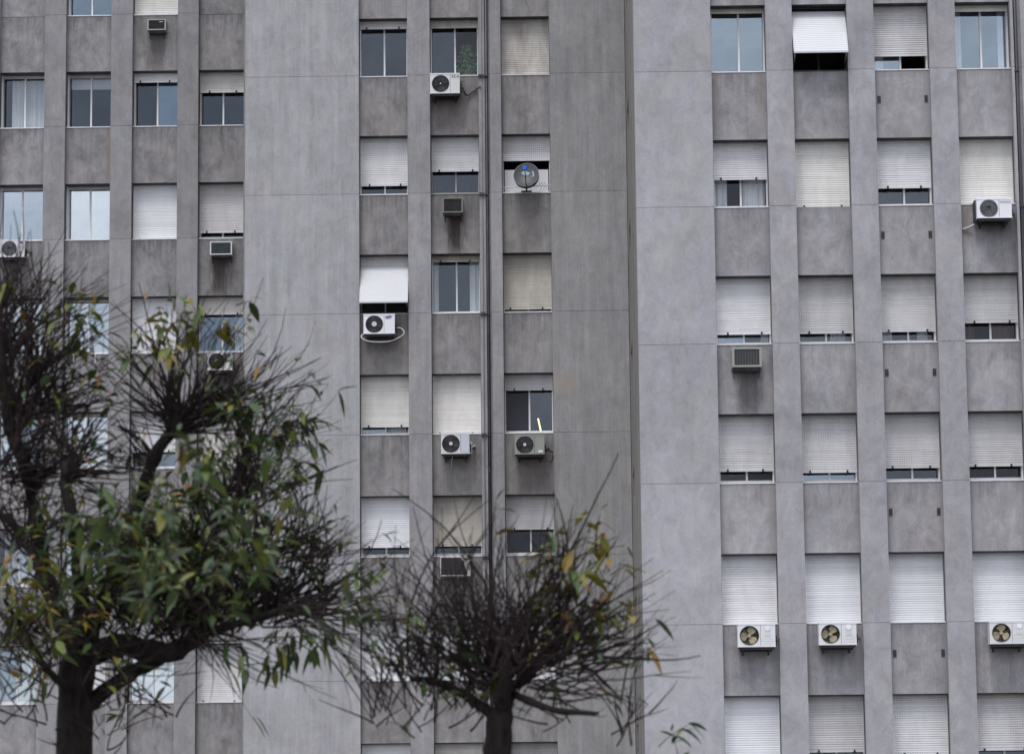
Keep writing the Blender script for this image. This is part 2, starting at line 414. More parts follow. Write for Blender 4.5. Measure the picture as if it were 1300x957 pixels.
def window(par, x0, x1, zs, yf, spec):
    """one opening: white frame, two sliding panes, roller shutter, curtains, room behind. yf = spandrel face"""
    zt = zs+OPEN
    s = spec.get('s', .8); mc = MT[spec.get('c', 'grey')]
    yg, ys = yf+GL, yf+SH
    fr = MT[spec.get('fr', 'alu')]
    b = MB(); w = .024; zb = zs+.115
    b.box(x0+.012, x0+.012+w, ys+.03, yg+.05, zs+.002, zt)           # jamb rails
    b.box(x1-.012-w, x1-.012, ys+.03, yg+.05, zs+.002, zt)
    b.box(x0+.012+w, x1-.012-w, yg-.02, yg+.05, zs+.002, zb)         # bottom rail
    b.box(x0+.012+w, x1-.012-w, yg-.02, yg+.05, zt-.06, zt)
    if spec.get('rail', 1):
        b.box(x0+.003, x0+.016, ys-.05, ys+.01, zs+.002, zt)         # shutter guides
        b.box(x1-.016, x1-.003, ys-.05, ys+.01, zs+.002, zt)
    if spec.get('sill', 1): b.box(x0+.004, x1-.004, yf-.012, yg-.021, zs-.001, zs+.022)
    shade_ = MB(); shade_.box(x0+.002, x1-.002, yf+.012, ys+.035, zt-.014, zt-.001)  # added dark strips in place of the shade under soffit and at jambs
    shade_.box(x0+.001, x0+.011, yf+.03, ys-.052, zs+.03, zt-.015); shade_.box(x1-.011, x1-.001, yf+.03, ys-.052, zs+.03, zt-.015)
    xm = (x0+x1)/2 + spec.get('mx', .01)
    if spec.get('mull', 1): b.box(xm-.019, xm+.019, yg-.035, yg+.02, zb, zt-.06)
    win = b.build('window', fr, par, loc=(x0, yf, zs))
    shade_.build('recess_shade', MT['dark'], win, loc=(x0, yf, zt))
    gk = spec.get('g', ('g_mid', 'g_mid'))
    for k, (a, c) in enumerate(((x0+.036, xm-.019), (xm+.019, x1-.036))):
        if gk[k] is None: continue
        p = MB(); t = ru(-.004, .004); t2 = ru(-.006, .006)
        p.quad([(a, yg+.01+t, zb), (c, yg+.01-t, zb), (c, yg+.01-t+t2, zt-.06), (a, yg+.01+t+t2, zt-.06)])
        p.build('pane', MT[gk[k]], win, loc=(a, yg, zb))
    # the room behind
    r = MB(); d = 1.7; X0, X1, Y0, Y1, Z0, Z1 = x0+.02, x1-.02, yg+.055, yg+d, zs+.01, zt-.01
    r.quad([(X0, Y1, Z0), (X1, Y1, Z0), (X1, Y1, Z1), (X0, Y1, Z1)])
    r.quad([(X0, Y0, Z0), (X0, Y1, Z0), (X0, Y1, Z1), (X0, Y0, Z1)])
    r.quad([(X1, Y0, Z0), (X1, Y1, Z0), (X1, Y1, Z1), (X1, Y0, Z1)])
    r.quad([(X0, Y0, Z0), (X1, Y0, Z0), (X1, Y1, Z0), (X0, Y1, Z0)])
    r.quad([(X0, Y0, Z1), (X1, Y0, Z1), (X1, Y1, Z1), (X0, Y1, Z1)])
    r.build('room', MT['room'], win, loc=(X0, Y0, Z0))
    for (fa, fb, cm) in spec.get('cur', ()):
        curtain(win, x0+.05+(x1-x0-.1)*fa, x0+.05+(x1-x0-.1)*fb, zb, zt-.08, yg+.10, MT[cm], rnd()*9)
    if spec.get('tilt'):
        # shutter pushed out at the foot on two arms
        t = spec['tilt']; zh = zt-spec.get('th', .10); Ls, an = t
        shutter(win, x0, x1, zt, zh+.005, ys, MT['grey'], False) if spec.get('th', .1) > .12 else None
        q = MB(); dy, dz = -math.sin(an)*Ls, -math.cos(an)*Ls
        y0 = ys-.01; X0, X1 = x0+.02, x1-.02; n = int(Ls/.053)
        for i in range(n):
            for (a, c, oa, ob) in ((0, .85, .0, .0), (.85, 1, .0, .006)):
                f0, f1 = (i+a)/n, (i+c)/n
                q.quad([(X0, y0+dy*f0, zh+dz*f0), (X0, y0+dy*f1+ob, zh+dz*f1-ob), (X1, y0+dy*f1+ob, zh+dz*f1-ob), (X1, y0+dy*f0, zh+dz*f0)])
        # back skin, side rails and foot bar
        for xx in (X0-.012, X1-.006):
            q.quad([(xx, y0, zh), (xx+.018, y0, zh), (xx+.018, y0+dy, zh+dz), (xx, y0+dy, zh+dz)])
            q.quad([(xx, y0+.03, zh), (xx, y0-.006, zh), (xx, y0+dy-.006, zh+dz), (xx, y0+dy+.03, zh+dz)])
            q.quad([(xx+.018, y0+.03, zh), (xx+.018, y0-.006, zh), (xx+.018, y0+dy-.006, zh+dz), (xx+.018, y0+dy+.03, zh+dz)])
        q.quad([(X0, y0+.02, zh), (X1, y0+.02, zh), (X1, y0+dy+.02, zh+dz), (X0, y0+dy+.02, zh+dz)])
        q.box(X0-.012, X1+.012, y0+dy-.01, y0+dy+.03, zh+dz-.035, zh+dz)
        q.build('shutter', MT['tiltwhite'], win, loc=(x0, ys, zt))
        a = MB()
        for xx in (X0+.02, X1-.02): a.tube([(xx, ys+.02, zs+.18), (xx, y0+dy+.02, zh+dz)], .009, 6)
        a.build('stay_arm', MT['alu_grey'], win, loc=(x0, ys, zt))
    elif s > 0:
        zbm = zt-OPEN*s+.045*(1-s) + (.0 if s < .99 else .024)
        shutter(win, x0, x1, zt+.02, max(zs+.024, zbm), ys, mc, spec.get('stop', 1))
    return win

def pier(par, x0, x1, y0, y1, joints, m, name='pier', zlo=0.1, zhi=TOP):
    b = MB(); g = .0036
    zz = [zlo]+[j for j in sorted(joints) if zlo+.2 < j < zhi-.2]+[zhi]
    for a, c in zip(zz[:-1], zz[1:]): b.box(x0, x1, y0, y1, a+(g if a > zlo else 0), c-(g if c < zhi else 0))
    b.box(x0+.02, x1-.02, y0+.016, y1-.02, zlo, zhi-.02, 1)
    return b.build(name, [m, MT['joint']], par)
def spandrel(par, x0, x1, z0, z1, yf, m, stains_shade=None, nm='spandrel_panel'):
    if stains_shade:
        m = concrete('concrete_stained_shaded', stains_shade[0], random.randint(20, 90), .03, .28, .11, drip=.6, stains_shade=stains_shade[1:])  # carries streaks of dirt and the shade painted below units
    b = MB(); b.box(x0, x1, yf, yf+.35, z0, z1)
    return b.build(nm, m, par, loc=((x0+x1)/2, yf, z1))

def block(name, label, Y, x_lo, x_hi, bays, z0, rows, mspan, mpier, specs, piers, solid=(), stain={}, shape=None):  # stain: dirt streaks, and shade painted under the split units
    root = empty(name, (0 if not shape else shape, Y, 0), label, 'building')
    joints = [z0-2.8*n for n in range(-4, 9)]
    yf = Y+RV
    for bi, (a, c) in enumerate(bays):
        for n in rows:
            if (bi, n) in solid: continue
            window(root, a, c, z0-2.8*n, yf, specs.get((bi, n), {}))
        # panels: below each sill to the next opening top
        ns = [n for n in rows if (bi, n) not in solid]
        top = z0-2.8*min(ns)+OPEN
        # solid infill above the first opening, storey by storey
        z = top; k = min(ns)
        while z < TOP-.5:
            z2 = min(TOP, z0-2.8*(k-1)); spandrel(root, a, c, z, z2-.006, yf, MT[mspan]); z = z2+.006 if z2 < TOP else TOP
            if z2 < TOP:
                z3 = min(TOP, z2+OPEN); spandrel(root, a, c, z, z3, yf+.012, MT[mspan], nm='infill_panel'); z = z3
            k -= 1
        for n in ns[:-1]:
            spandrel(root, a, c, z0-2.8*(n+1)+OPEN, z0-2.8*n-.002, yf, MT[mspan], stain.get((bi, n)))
        spandrel(root, a, c, .1, z0-2.8*ns[-1]-.002, yf, MT[mspan])
    for (a, c) in piers: pier(root, a, c, Y, Y+.5, joints, MT[mpier])
    return root, joints

def P(x0, n, pitch, w): return [(x0+i*pitch, x0+i*pitch+w) for i in range(n)]
YR, YM, YL = 69.84, 79.92, 83.90
W, PR = 'g_mid', 'g_dark'

# ---- right, projecting block
bR = P(3.052, 4, 1.652, 1.115)
spR = {
 (0, 0): dict(s=.11, c='beige', g=('g_blue', 'g_blue'), mx=.03, stop=0),
 (1, 0): dict(tilt=(1.16, .56), th=.10, g=(None, None), fr='dark', mx=-.0),
 (2, 0): dict(s=.76, c='grey', g=('g_blue', None), stop=0, cur=((0, .18, 'curtain'),)),
 (3, 0): dict(s=.13, c='cream', g=('g_blue', 'g_blue'), stop=0, cur=((0, .13, 'curtain'), (.86, 1, 'curtain'))),
 (0, 1): dict(s=.57, c='whitep', g=('g_dark', 'g_dark'), cur=((0, .24, 'curtain'), (.55, 1, 'curtain'))),
 (1, 1): dict(s=1, c='cream', sill=0),
 (2, 1): dict(s=.72, c='whitep', g=('g_mid', 'g_mid')),
 (3, 1): dict(s=1, c='cream'),
 (0, 2): dict(s=.83, c='whitep', g=('g_blue', 'g_mid'), cur=((.85, 1, 'curtain'),)),
 (1, 2): dict(s=.83, c='grey', g=('g_mid', 'g_mid'), cur=((.6, .9, 'curtain'),)),
 (2, 2): dict(s=.82, c='grey', g=('g_mid', 'g_mid'), cur=((0, .2, 'curtain'), (.7, .9, 'curtain'))),
 (3, 2): dict(s=.71, c='grey', g=('g_dark', 'g_dark'), cur=((.55, .9, 'curtain_r'), (0, .2, 'curtain_r'))),
 (0, 3): dict(s=.81, c='grey', g=('g_dark', 'g_screen')),
 (1, 3): dict(s=.84, c='grey', g=('g_blue', 'g_blue')),
 (2, 3): dict(s=.79, c='grey', g=('g_mid', 'g_mid')),
 (3, 3): dict(s=.78, c='grey', g=('g_dark', 'g_dark')),
 (0, 4): dict(s=1, c='whitep', stop=0), (1, 4): dict(s=1, c='white', stop=0), (2, 4): dict(s=1, c='white', stop=0), (3, 4): dict(s=1, c='white', stop=0),
 (0, 5): dict(s=1, c='white'), (1, 5): dict(s=.8, c='grey'), (2, 5): dict(s=.85, c='whitep'), (3, 5): dict(s=.8, c='grey'),
}
cS_R, cS_M, cS_L = (.296, .290, .306), (.246, .237, .238), (.246, .239, .244)
brown, grime = (.045, .034, .028), (.075, .066, .062)
right, jr = block('apartment_block', 'grey concrete apartment tower standing forward at the right, four columns of shuttered windows',
    YR, 1.493, 14, bR, 19.170, range(0, 6), 'span_r', 'pier_r', spR,
    [(bR[i][1], bR[i+1][0]) for i in range(3)], stain={  # each near-black grey entry is shade painted under a split unit
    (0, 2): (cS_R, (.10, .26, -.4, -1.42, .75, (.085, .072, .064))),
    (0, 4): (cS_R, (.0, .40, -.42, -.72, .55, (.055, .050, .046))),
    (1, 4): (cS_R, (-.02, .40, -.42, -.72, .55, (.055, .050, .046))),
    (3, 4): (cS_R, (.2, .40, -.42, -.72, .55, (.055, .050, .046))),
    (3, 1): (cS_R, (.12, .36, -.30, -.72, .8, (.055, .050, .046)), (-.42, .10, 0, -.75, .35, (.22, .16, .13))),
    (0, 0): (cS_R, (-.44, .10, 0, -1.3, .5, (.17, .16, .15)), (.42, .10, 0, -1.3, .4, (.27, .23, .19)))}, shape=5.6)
pier(right, 1.493, bR[0][0], YR, YR+.5, jr, MT['blank_right'], 'blank_wall')
# pier with its pipe chase at the right, and the blank wall beyond it
xe = bR[3][1]
pier(right, xe, xe+.055, YR, YR+.5, jr, MT['pier_r'])
pier(right, xe+.055, xe+.20, YR+.09, YR+.5, jr, MT['pier_r'])
pier(right, xe+.20, xe+5.0, YR, YR+.5, jr, MT['pier_r'], 'blank_wall')
b = MB(); b.tube([(9.225, YR+.035, .2), (9.225, YR+.035, TOP)], .035, 10); b.build('downpipe', MT['pipe'], right)
b = MB(); b.tube([(9.155, YR+.055, .2), (9.155, YR+.055, TOP)], .014, 6); b.build('conduit', MT['pipe_g'], right)
for z in [19.1-2.8*i for i in range(-3, 6)]:
    b = MB(); b.box(9.175, 9.275, YR-.01, YR+.085, z-.02, z+.02); b.build('pipe_clamp', MT['dark'], right)
# side wall of the projection with narrow slit windows, body behind
sw = MB()
zsl = [at(797.4, 162+0, 78.0).z + 2.8*k for k in range(-5, 4)]
prev = .1
for z in zsl:
    if z < .5 or z > TOP-1: continue
    sw.box(1.51, 1.75, YR+.5, YM+2, prev, z); sw.box(1.51, 1.75, YR+.5, 77.35, z, z+.62); sw.box(1.51, 1.75, 79.1, YM+2, z, z+.62); prev = z+.62
sw.box(1.51, 1.75, YR+.5, YM+2, prev, TOP)
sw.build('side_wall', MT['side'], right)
b = MB(); b.box(1.493, 1.56, 79.3, 79.36, .1, TOP); b.box(1.493, 1.53, 74.2, 74.26, .1, TOP); b.build('side_rib', MT['side'], right)
for z in zsl:
    if .5 < z < TOP-1:
        b = MB(); b.box(1.70, 1.74, 77.36, 79.09, z+.01, z+.61); b.build('slit_window', MT['black'], right)
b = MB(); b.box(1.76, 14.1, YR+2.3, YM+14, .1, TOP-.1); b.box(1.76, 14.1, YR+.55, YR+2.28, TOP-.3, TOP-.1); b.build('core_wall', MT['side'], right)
# small vent pairs of the third column
for n in range(0, 5):
    for x in (bR[2][0]+.083, bR[2][1]-.083):
        z = 19.17-2.8*n-.60
        b = MB(); b.box(x-.034, x+.034, YR+RV-.012, YR+RV+.0, z-.072, z+.072)
        b.box(x-.026, x+.026, YR+RV-.02, YR+RV-.013, z-.01, z+.004)
        b.build('vent', MT['vent'], right, loc=(x, YR+RV, z))

# ---- middle block
bM = [(-4.684, -3.556), (-3.035, -1.906), (-1.387, -.257)]
spM = {
 (0, 0): dict(s=.17, c='whitep', g=('g_mid', 'g_mid')),
 (1, 0): dict(s=.17, c='dirty', g=('g_mid', 'g_dark'), stop=0),
 (2, 0): dict(s=1, c='dirty'),
 (0, 1): dict(s=.82, c='whitep', g=('g_mid', 'g_mid')),
 (1, 1): dict(s=.60, c='whitep', g=('g_mid', 'g_mid'), fr='alu_grey'),
 (2, 1): dict(s=.44, c='whitep', g=(None, None), mull=0, stop=0),
 (0, 2): dict(tilt=(1.10, .54), th=.22, g=('g_dark', 'g_dark'), fr='alu_grey'),
 (1, 2): dict(s=.14, c='beige', g=('g_mid', 'g_mid'), cur=((0, .1, 'curtain'), (.8, 1, 'curtain'))),
 (2, 2): dict(s=.92, c='beige', g=('g_mid', 'g_mid')),
 (0, 3): dict(s=.85, c='cream', g=('g_blue', 'g_mid'), cur=((.55, .95, 'curtain'),)),
 (1, 3): dict(s=1, c='cream'),
 (2, 3): dict(s=.29, c='grey', g=('g_screen', 'g_mid')),
 (0, 4): dict(s=.83, c='white', g=('g_mid', 'g_mid')),
 (1, 4): dict(s=.82, c='beige', g=('g_mid', 'g_mid')),
 (2, 4): dict(s=.57, c='grey', g=('g_dark', 'g_dark')),
 (0, 5): dict(s=1, c='white'), (1, 5): dict(s=1, c='white'), (2, 5): dict(s=1, c='white'),
 (0, 6): dict(s=1, c='white'), (1, 6): dict(s=.9, c='cream'), (2, 6): dict(s=.9, c='grey'),
}
midb, jm = block('apartment_block', 'middle set-back concrete tower with three window columns between two blank walls and a black downpipe',
    YM, -7.32, 1.5, bM, 21.708, range(0, 7), 'span_m', 'pier_m', spM,
    [(bM[0][1], bM[1][0])], stain={  # near-black grey entries paint the shade below split units; the rest is staining
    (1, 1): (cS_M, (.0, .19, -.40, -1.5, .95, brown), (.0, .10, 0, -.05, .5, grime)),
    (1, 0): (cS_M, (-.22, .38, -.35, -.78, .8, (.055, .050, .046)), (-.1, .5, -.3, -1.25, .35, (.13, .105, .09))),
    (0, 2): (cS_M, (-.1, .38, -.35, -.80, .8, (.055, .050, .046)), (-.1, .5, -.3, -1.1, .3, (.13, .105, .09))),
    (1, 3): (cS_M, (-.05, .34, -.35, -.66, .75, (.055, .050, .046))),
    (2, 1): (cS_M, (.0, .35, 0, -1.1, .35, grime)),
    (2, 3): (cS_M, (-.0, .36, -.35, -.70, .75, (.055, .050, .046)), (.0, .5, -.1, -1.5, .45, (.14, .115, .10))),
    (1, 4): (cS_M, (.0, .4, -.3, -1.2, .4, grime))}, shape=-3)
pier(midb, -7.32, bM[0][0], YM, YM+.5, jm, MT['blank_left'], 'blank_wall')
pier(midb, bM[2][1], 1.492, YM, YM+.5, jm, MT['blank_mid'], 'blank_wall')
# pier with the downpipe groove
pier(midb, bM[1][1], -1.765, YM, YM+.5, jm, MT['pier_m'])
pier(midb, -1.765, -1.64, YM+.08, YM+.5, jm, MT['pier_m'])
pier(midb, -1.64, bM[2][0], YM, YM+.5, jm, MT['pier_m'])
b = MB(); b.tube([(-1.725, YM+.03, .2), (-1.725, YM+.03, TOP)], .038, 10); b.build('downpipe', MT['pipe'], midb)
b = MB(); b.tube([(-1.84, YM-.02, .2), (-1.84, YM-.02, TOP)], .011, 6); b.build('conduit', MT['pipe_g'], midb)
for z in [21.66-2.8*i for i in range(-2, 7)]:
    b = MB(); b.box(-1.91, -1.80, YM-.05, YM-.001, z-.03, z+.03); b.box(-1.80, -1.70, YM-.03, YM-.008, z-.012, z+.012); b.build('pipe_clamp', MT['dark'], midb)
b = MB(); b.box(-7.30, 1.4, YM+2.3, YM+14, .1, TOP-.1); b.box(-7.3, -7.0, YM+.5, YM+2.3, .1, TOP-.1); b.box(-7, 1.4, YM+.55, YM+2.28, TOP-.3, TOP-.1); b.build('core_wall', MT['side'], midb)

# ---- left, farthest block
bL = [(-13.695, -12.588), (-12.072, -10.964), (-10.443, -9.335), (-8.829, -7.721)]
spL = {
 (1, -1): dict(s=0, g=('g_blue', 'g_blue')), (2, -1): dict(s=1, c='cream'),
 (0, 0): dict(s=0, g=('g_mid', 'g_mid'), cur=((.18, 1, 'curtain'),)),
 (1, 0): dict(s=0, g=('g_mid', 'g_mid')),
 (2, 0): dict(s=.20, c='white', g=('g_mid', 'g_blue')),
 (3, 0): dict(s=.39, c='cream', g=('g_mid', 'g_mid')),
 (0, 1): dict(s=0, g=('g_mirror', 'g_mirror'), mx=-.02),
 (1, 1): dict(s=0, g=('g_mirror', 'g_mirror'), cur=((0, .5, 'curtain'), (.5, 1, 'curtain'))),
 (2, 1): dict(s=1, c='white'), (3, 1): dict(s=.87, c='grey', g=('g_mid', 'g_mid')),
 (0, 2): dict(s=0, g=('g_mirror', 'g_mirror')), (1, 2): dict(s=0, g=('g_mirror', 'g_mirror')),
 (2, 2): dict(s=1, c='white'), (3, 2): dict(s=.33, c='cream', g=('g_blue', 'g_blue'), cur=((.8, 1, 'curtain'),)),
 (0, 3): dict(s=0, g=('g_mirror', 'g_blue'), cur=((.3, 1, 'curtain'),)),
 (1, 3): dict(s=0, g=('g_mirror', 'g_mirror'), cur=((0, 1, 'curtain'),)),
 (2, 3): dict(s=.70, c='whitep', g=('g_dark', 'g_blue'), cur=((0, .5, 'curtain_b'),)), (3, 3): dict(s=1, c='cream'),
 (0, 4): dict(s=0, g=('g_mid', 'g_blue'), cur=((.15, 1, 'curtain'),)), (1, 4): dict(s=0, g=('g_mirror', 'g_blue'), cur=((.3, 1, 'curtain'),)),
 (2, 4): dict(s=1, c='beige'), (3, 4): dict(s=1, c='cream'),
 (0, 5): dict(s=0, g=('g_blue', 'g_mirror'), cur=((0, .9, 'curtain'),)), (1, 5): dict(s=.9, c='whitep'), (2, 5): dict(s=0, g=('g_mirror', 'g_mirror')), (3, 5): dict(s=1, c='whitep'),
 (0, 6): dict(s=1, c='white'), (1, 6): dict(s=1, c='white'), (2, 6): dict(s=1, c='white'), (3, 6): dict(s=1, c='white'),
}
left, jl = block('apartment_block', 'leftmost and farthest concrete tower, four narrow window columns partly behind the pruned tree',
    YL, -20, -7, bL, 21.544, range(-1, 7), 'span_l', 'pier_l', spL,
    [(bL[i][1], bL[i+1][0]) for i in range(3)]+[(bL[0][0]-.52, bL[0][0])], solid={(0, -1), (3, -1)}, stain={
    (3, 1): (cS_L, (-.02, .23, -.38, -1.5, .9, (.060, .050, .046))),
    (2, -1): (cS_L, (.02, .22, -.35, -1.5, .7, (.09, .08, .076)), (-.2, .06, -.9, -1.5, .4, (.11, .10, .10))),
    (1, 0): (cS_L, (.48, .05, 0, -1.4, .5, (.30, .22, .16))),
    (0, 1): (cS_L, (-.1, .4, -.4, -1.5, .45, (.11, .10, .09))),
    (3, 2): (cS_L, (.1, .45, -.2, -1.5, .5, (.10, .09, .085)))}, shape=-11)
pier(left, bL[3][1], -7.0, YL, YL+.5, jl, MT['pier_l'])
pier(left, -20, bL[0][0]-.52, YL, YL+.5, jl, MT['blank_left'], 'blank_wall')
b = MB(); b.box(-20, -7.05, YL+2.3, YL+12, .1, TOP-.1); b.box(-20, -7.05, YL+.55, YL+2.28, TOP-.3, TOP-.1); b.box(-20, -19.7, YL+.5, YL+2.3, .1, TOP-.1); b.build('core_wall', MT['side'], left)
# pale roller blind drawn a little way down, top of the second column
b = MB(); b.box(bL[1][0]+.06, bL[1][1]-.06, YL+RV+GL+.07, YL+RV+GL+.08, 21.544+OPEN-.34, 21.544+OPEN-.06); b.build('roller_blind', MT['curtain'], left)
# two short white rails fixed to the panel under a window
for px in (93.5, 120.5):
    p = at(px, 455, YL+RV-.03); b = MB(); b.box(p.x-.016, p.x+.016, YL+RV-.03, YL+RV-.001, p.z-.1, p.z+.1); b.build('wall_rail', MT['alu'], left, loc=tuple(p))

# ------------------------------------------------------------------ air conditioners
def torus(mb, c, R, r, y, m=0, n=24, k=4):
    pts = [(c[0]+R*math.cos(2*PI*i/n), y, c[1]+R*math.sin(2*PI*i/n)) for i in range(n+1)]
    mb.tube(pts, r, k, m, False)
def split_unit(x0, y0, x1, y1, Yw, label, style):
    """outdoor unit; (x0,y0)-(x1,y1) measured outline of its front, Yw = face it hangs on"""
    D = .36; Yf = Yw-.10-D
    a, c = at(x0, y1, Yf), at(x1, y0, Yf)
    X0, X1, Z0, Z1 = a.x, c.x, a.z, c.z; w, h = X1-X0, Z1-Z0
    root = empty('air_conditioner', ((X0+X1)/2, Yw, Z0), label, 'air conditioner', 'split air conditioner units under the windows')
    bm_ = MT[style.get('body', 'acwhite')]
    r = h*.5*style.get('fr', .80); cx, cz = X0+style.get('fx', .365)*w, (Z0+Z1)/2+style.get('fz', .0)*h
    b = MB()
    # front sheet with a round opening
    n = 40
    def rim(ang):
        dx, dz = math.cos(ang), math.sin(ang)
        t = min(((X1 if dx > 0 else X0)-cx)/dx if abs(dx) > 1e-6 else 9, ((Z1 if dz > 0 else Z0)-cz)/dz if abs(dz) > 1e-6 else 9)
        return (cx+dx*t, cz+dz*t)
    angs = sorted([2*PI*i/n for i in range(n)]+[math.atan2(zz-cz, xx-cx) % (2*PI) for xx in (X0, X1) for zz in (Z0, Z1)])
    for i in range(len(angs)):
        a0, a1 = angs[i], angs[(i+1) % len(angs)]
        p0, p1 = rim(a0), rim(a1)
        b.quad([(p0[0], Yf, p0[1]), (p1[0], Yf, p1[1]), (cx+r*math.cos(a1), Yf, cz+r*math.sin(a1)), (cx+r*math.cos(a0), Yf, cz+r*math.sin(a0))])
        b.quad([(cx+r*math.cos(a0), Yf, cz+r*math.sin(a0)), (cx+r*math.cos(a1), Yf, cz+r*math.sin(a1)), (cx+r*.96*math.cos(a1), Yf+.12, cz+r*.96*math.sin(a1)), (cx+r*.96*math.cos(a0), Yf+.12, cz+r*.96*math.sin(a0))], 1)
    yb = Yf+D
    b.quad([(X0, Yf, Z0), (X0, yb, Z0), (X0, yb, Z1), (X0, Yf, Z1)]); b.quad([(X1, Yf, Z0), (X1, yb, Z0), (X1, yb, Z1), (X1, Yf, Z1)])
    b.quad([(X0, Yf, Z1), (X1, Yf, Z1), (X1, yb, Z1), (X0, yb, Z1)]); b.quad([(X0, Yf, Z0), (X1, Yf, Z0), (X1, yb, Z0), (X0, yb, Z0)], 2)
    b.quad([(X0, yb, Z0), (X1, yb, Z0), (X1, yb, Z1), (X0, yb, Z1)])
    b.quad([(X0+.01, Yf+.125, Z0+.01), (X1-.01, Yf+.125, Z0+.01), (X1-.01, Yf+.125, Z1-.01), (X0+.01, Yf+.125, Z1-.01)], 1)
    # raised cover panel edge, top lip and base rail
    b.box(X0-.004, X1+.004, Yf-.006, Yf-.001, Z1-.022, Z1+.004); b.box(X0-.004, X1+.004, Yf-.006, Yf-.001, Z0-.004, Z0+.02)
    b.box(X0-.006, X1+.006, Yf-.004, yb+.004, Z1+.001, Z1+.012)
    xs = cx+r+.035*w
    b.box(xs, xs+.006, Yf-.0025, Yf-.0005, Z0+.02, Z1-.022, 1)
    body = b.build('body', [bm_, MT[style.get('inner', 'black')], MT['under']], root, loc=((X0+X1)/2, Yw, Z0))
    if style.get('panel'):
        b = MB(); b.box(xs+.012, X1-.012, Yf-.010, Yf-.001, Z0+.03, Z1-.03)
        for k in range(1, 9): b.box(xs+.012, X1-.012, Yf-.0125, Yf-.0105, Z0+.03+(h-.06)*k/9-.002, Z0+.03+(h-.06)*k/9+.002)
        b.build('front_panel', MT[style['panel']], root, loc=((X0+X1)/2, Yw, Z0))
    # fan
    f = MB(); ph = rnd()*2
    for k in range(3):
        a0 = ph+k*2*PI/3; pts = []
        for (rr, da, dy) in ((.16, -.4, 0), (.50, -.72, -.01), (.84, -.60, -.012), (.95, -.1, 0), (.90, .42, .01), (.70, .74, .02), (.38, .66, .03), (.16, .40, .02)):
            pts.append((cx+r*rr*math.cos(a0+da), Yf+.055+dy, cz+r*rr*math.sin(a0+da)))
        f.quad(pts)
    f.tube([(cx, Yf+.03, cz), (cx, Yf+.10, cz)], r*.2, 12)
    f.build('fan', MT[style.get('fan', 'fan_d')], root, loc=(cx, Yf, cz))
    g = MB()
    if style.get('rings', 1):
        for k in range(1, 9): torus(g, (cx, cz), r*(.24+.09*k), .0035, Yf-.008, 0, 26, 3)
    for k in range(style.get('spokes', 8)):
        a = 2*PI*(k+.3)/style.get('spokes', 8); g.tube([(cx+r*.1*math.cos(a), Yf-.006, cz+r*.1*math.sin(a)), (cx+r*math.cos(a), Yf-.003, cz+r*math.sin(a))], .003, 3)
    torus(g, (cx, cz), r*1.0, .007, Yf-.002, 0, 30, 5)
    g.build('fan_grille', MT[style.get('gm', 'grille')], root, loc=(cx, Yf, cz))
    hr = r*style.get('hub', .22)
    if hr > 0:
        g = MB(); g.tube([(cx, Yf-.02, cz), (cx, Yf-.004, cz)], hr, 18); g.build('hub_cap', MT[style.get('hubm', 'hub')], root, loc=(cx, Yf, cz))
    # wall brackets
    for fx in (.14, .84):
        xx = X0+fx*w; q = MB()
        q.box(xx-.022, xx+.022, Yf+.02, Yw-.001, Z0-.034, Z0-.004); q.box(xx-.018, xx+.018, Yw-.03, Yw-.001, Z0-.13, Z0-.035)
        q.tube([(xx, Yf+.16, Z0-.034), (xx, Yw-.02, Z0-.12)], .011, 5)
        q.box(xx-.03, xx+.03, Yf+.04, Yf+.09, Z0-.005, Z0+.0)
        q.build('bracket', MT['dark'], root, loc=(xx, Yw, Z0))
    q = MB(); q.box(X0+.03, X1-.03, Yf+.03, Yf+.08, Z0-.052, Z0-.004); q.box(X0+.05, X1-.05, Yw-.16, Yw-.03, Z0-.06, Z0-.004); q.build('base_rail_shade', MT['black'], root, loc=(X0, Yf, Z0))  # dark rail; the black box behind it stands in for underside shade
    # service valves on the right side
    q = MB(); q.box(X1+.001, X1+.035, Yf+.10, Yf+.22, Z0+h*.12, Z0+h*.5)
    q.tube([(X1+.03, Yf+.16, Z0+h*.3), (X1+.07, Yf+.2, Z0+h*.28), (X1+.09, Yf+.28, Z0+h*.4), (X1+.10, Yw-.001, Z0+h*.45)], .016, 6)
    q.build('valve', MT[style.get('valve', 'dark')], root, loc=(X1, Yf, Z0))
    return root, (X0, X1, Z0, Z1, Yf, Yw)
def hose(root, pts, r, m, nm='hose'):
    P_ = [Vector(p) for p in pts]; out = []
    for i in range(len(P_)-1):
        p0, p1, p2, p3 = P_[max(i-1, 0)], P_[i], P_[i+1], P_[min(i+2, len(P_)-1)]
        for k in range(5):
            t = k/5; out.append(.5*((2*p1)+(p2-p0)*t+(2*p0-5*p1+4*p2-p3)*t*t+(3*p1-p0-3*p2+p3)*t**3))
    out.append(P_[-1]); b = MB(); b.tube(out, r, 7); return b.build(nm, m, root, loc=tuple(P_[0]))
def lettering(root, txt, x, y, z, h, m, sx=1.0):
    cu = bpy.data.curves.new('lettering', 'FONT'); cu.body = txt; cu.size = h*1.35; cu.extrude = .001; cu.align_x = 'CENTER'; cu.align_y = 'CENTER'
    t = bpy.data.objects.new('lettering', cu); C.objects.link(t)
    bpy.context.view_layer.update(); dg = bpy.context.evaluated_depsgraph_get()
    me = bpy.data.meshes.new_from_object(t.evaluated_get(dg)); bpy.data.objects.remove(t)
    me.materials.clear(); me.materials.append(m)
    o = bpy.data.objects.new('lettering', me); C.objects.link(o); o.parent = root
    o.rotation_euler = (PI/2, 0, 0); o.scale = (sx, 1, 1); o.location = Vector((x, y, z))-Vector(root['_w']); return o
FM, FR, FL = YM+RV, YR+RV, YL+RV

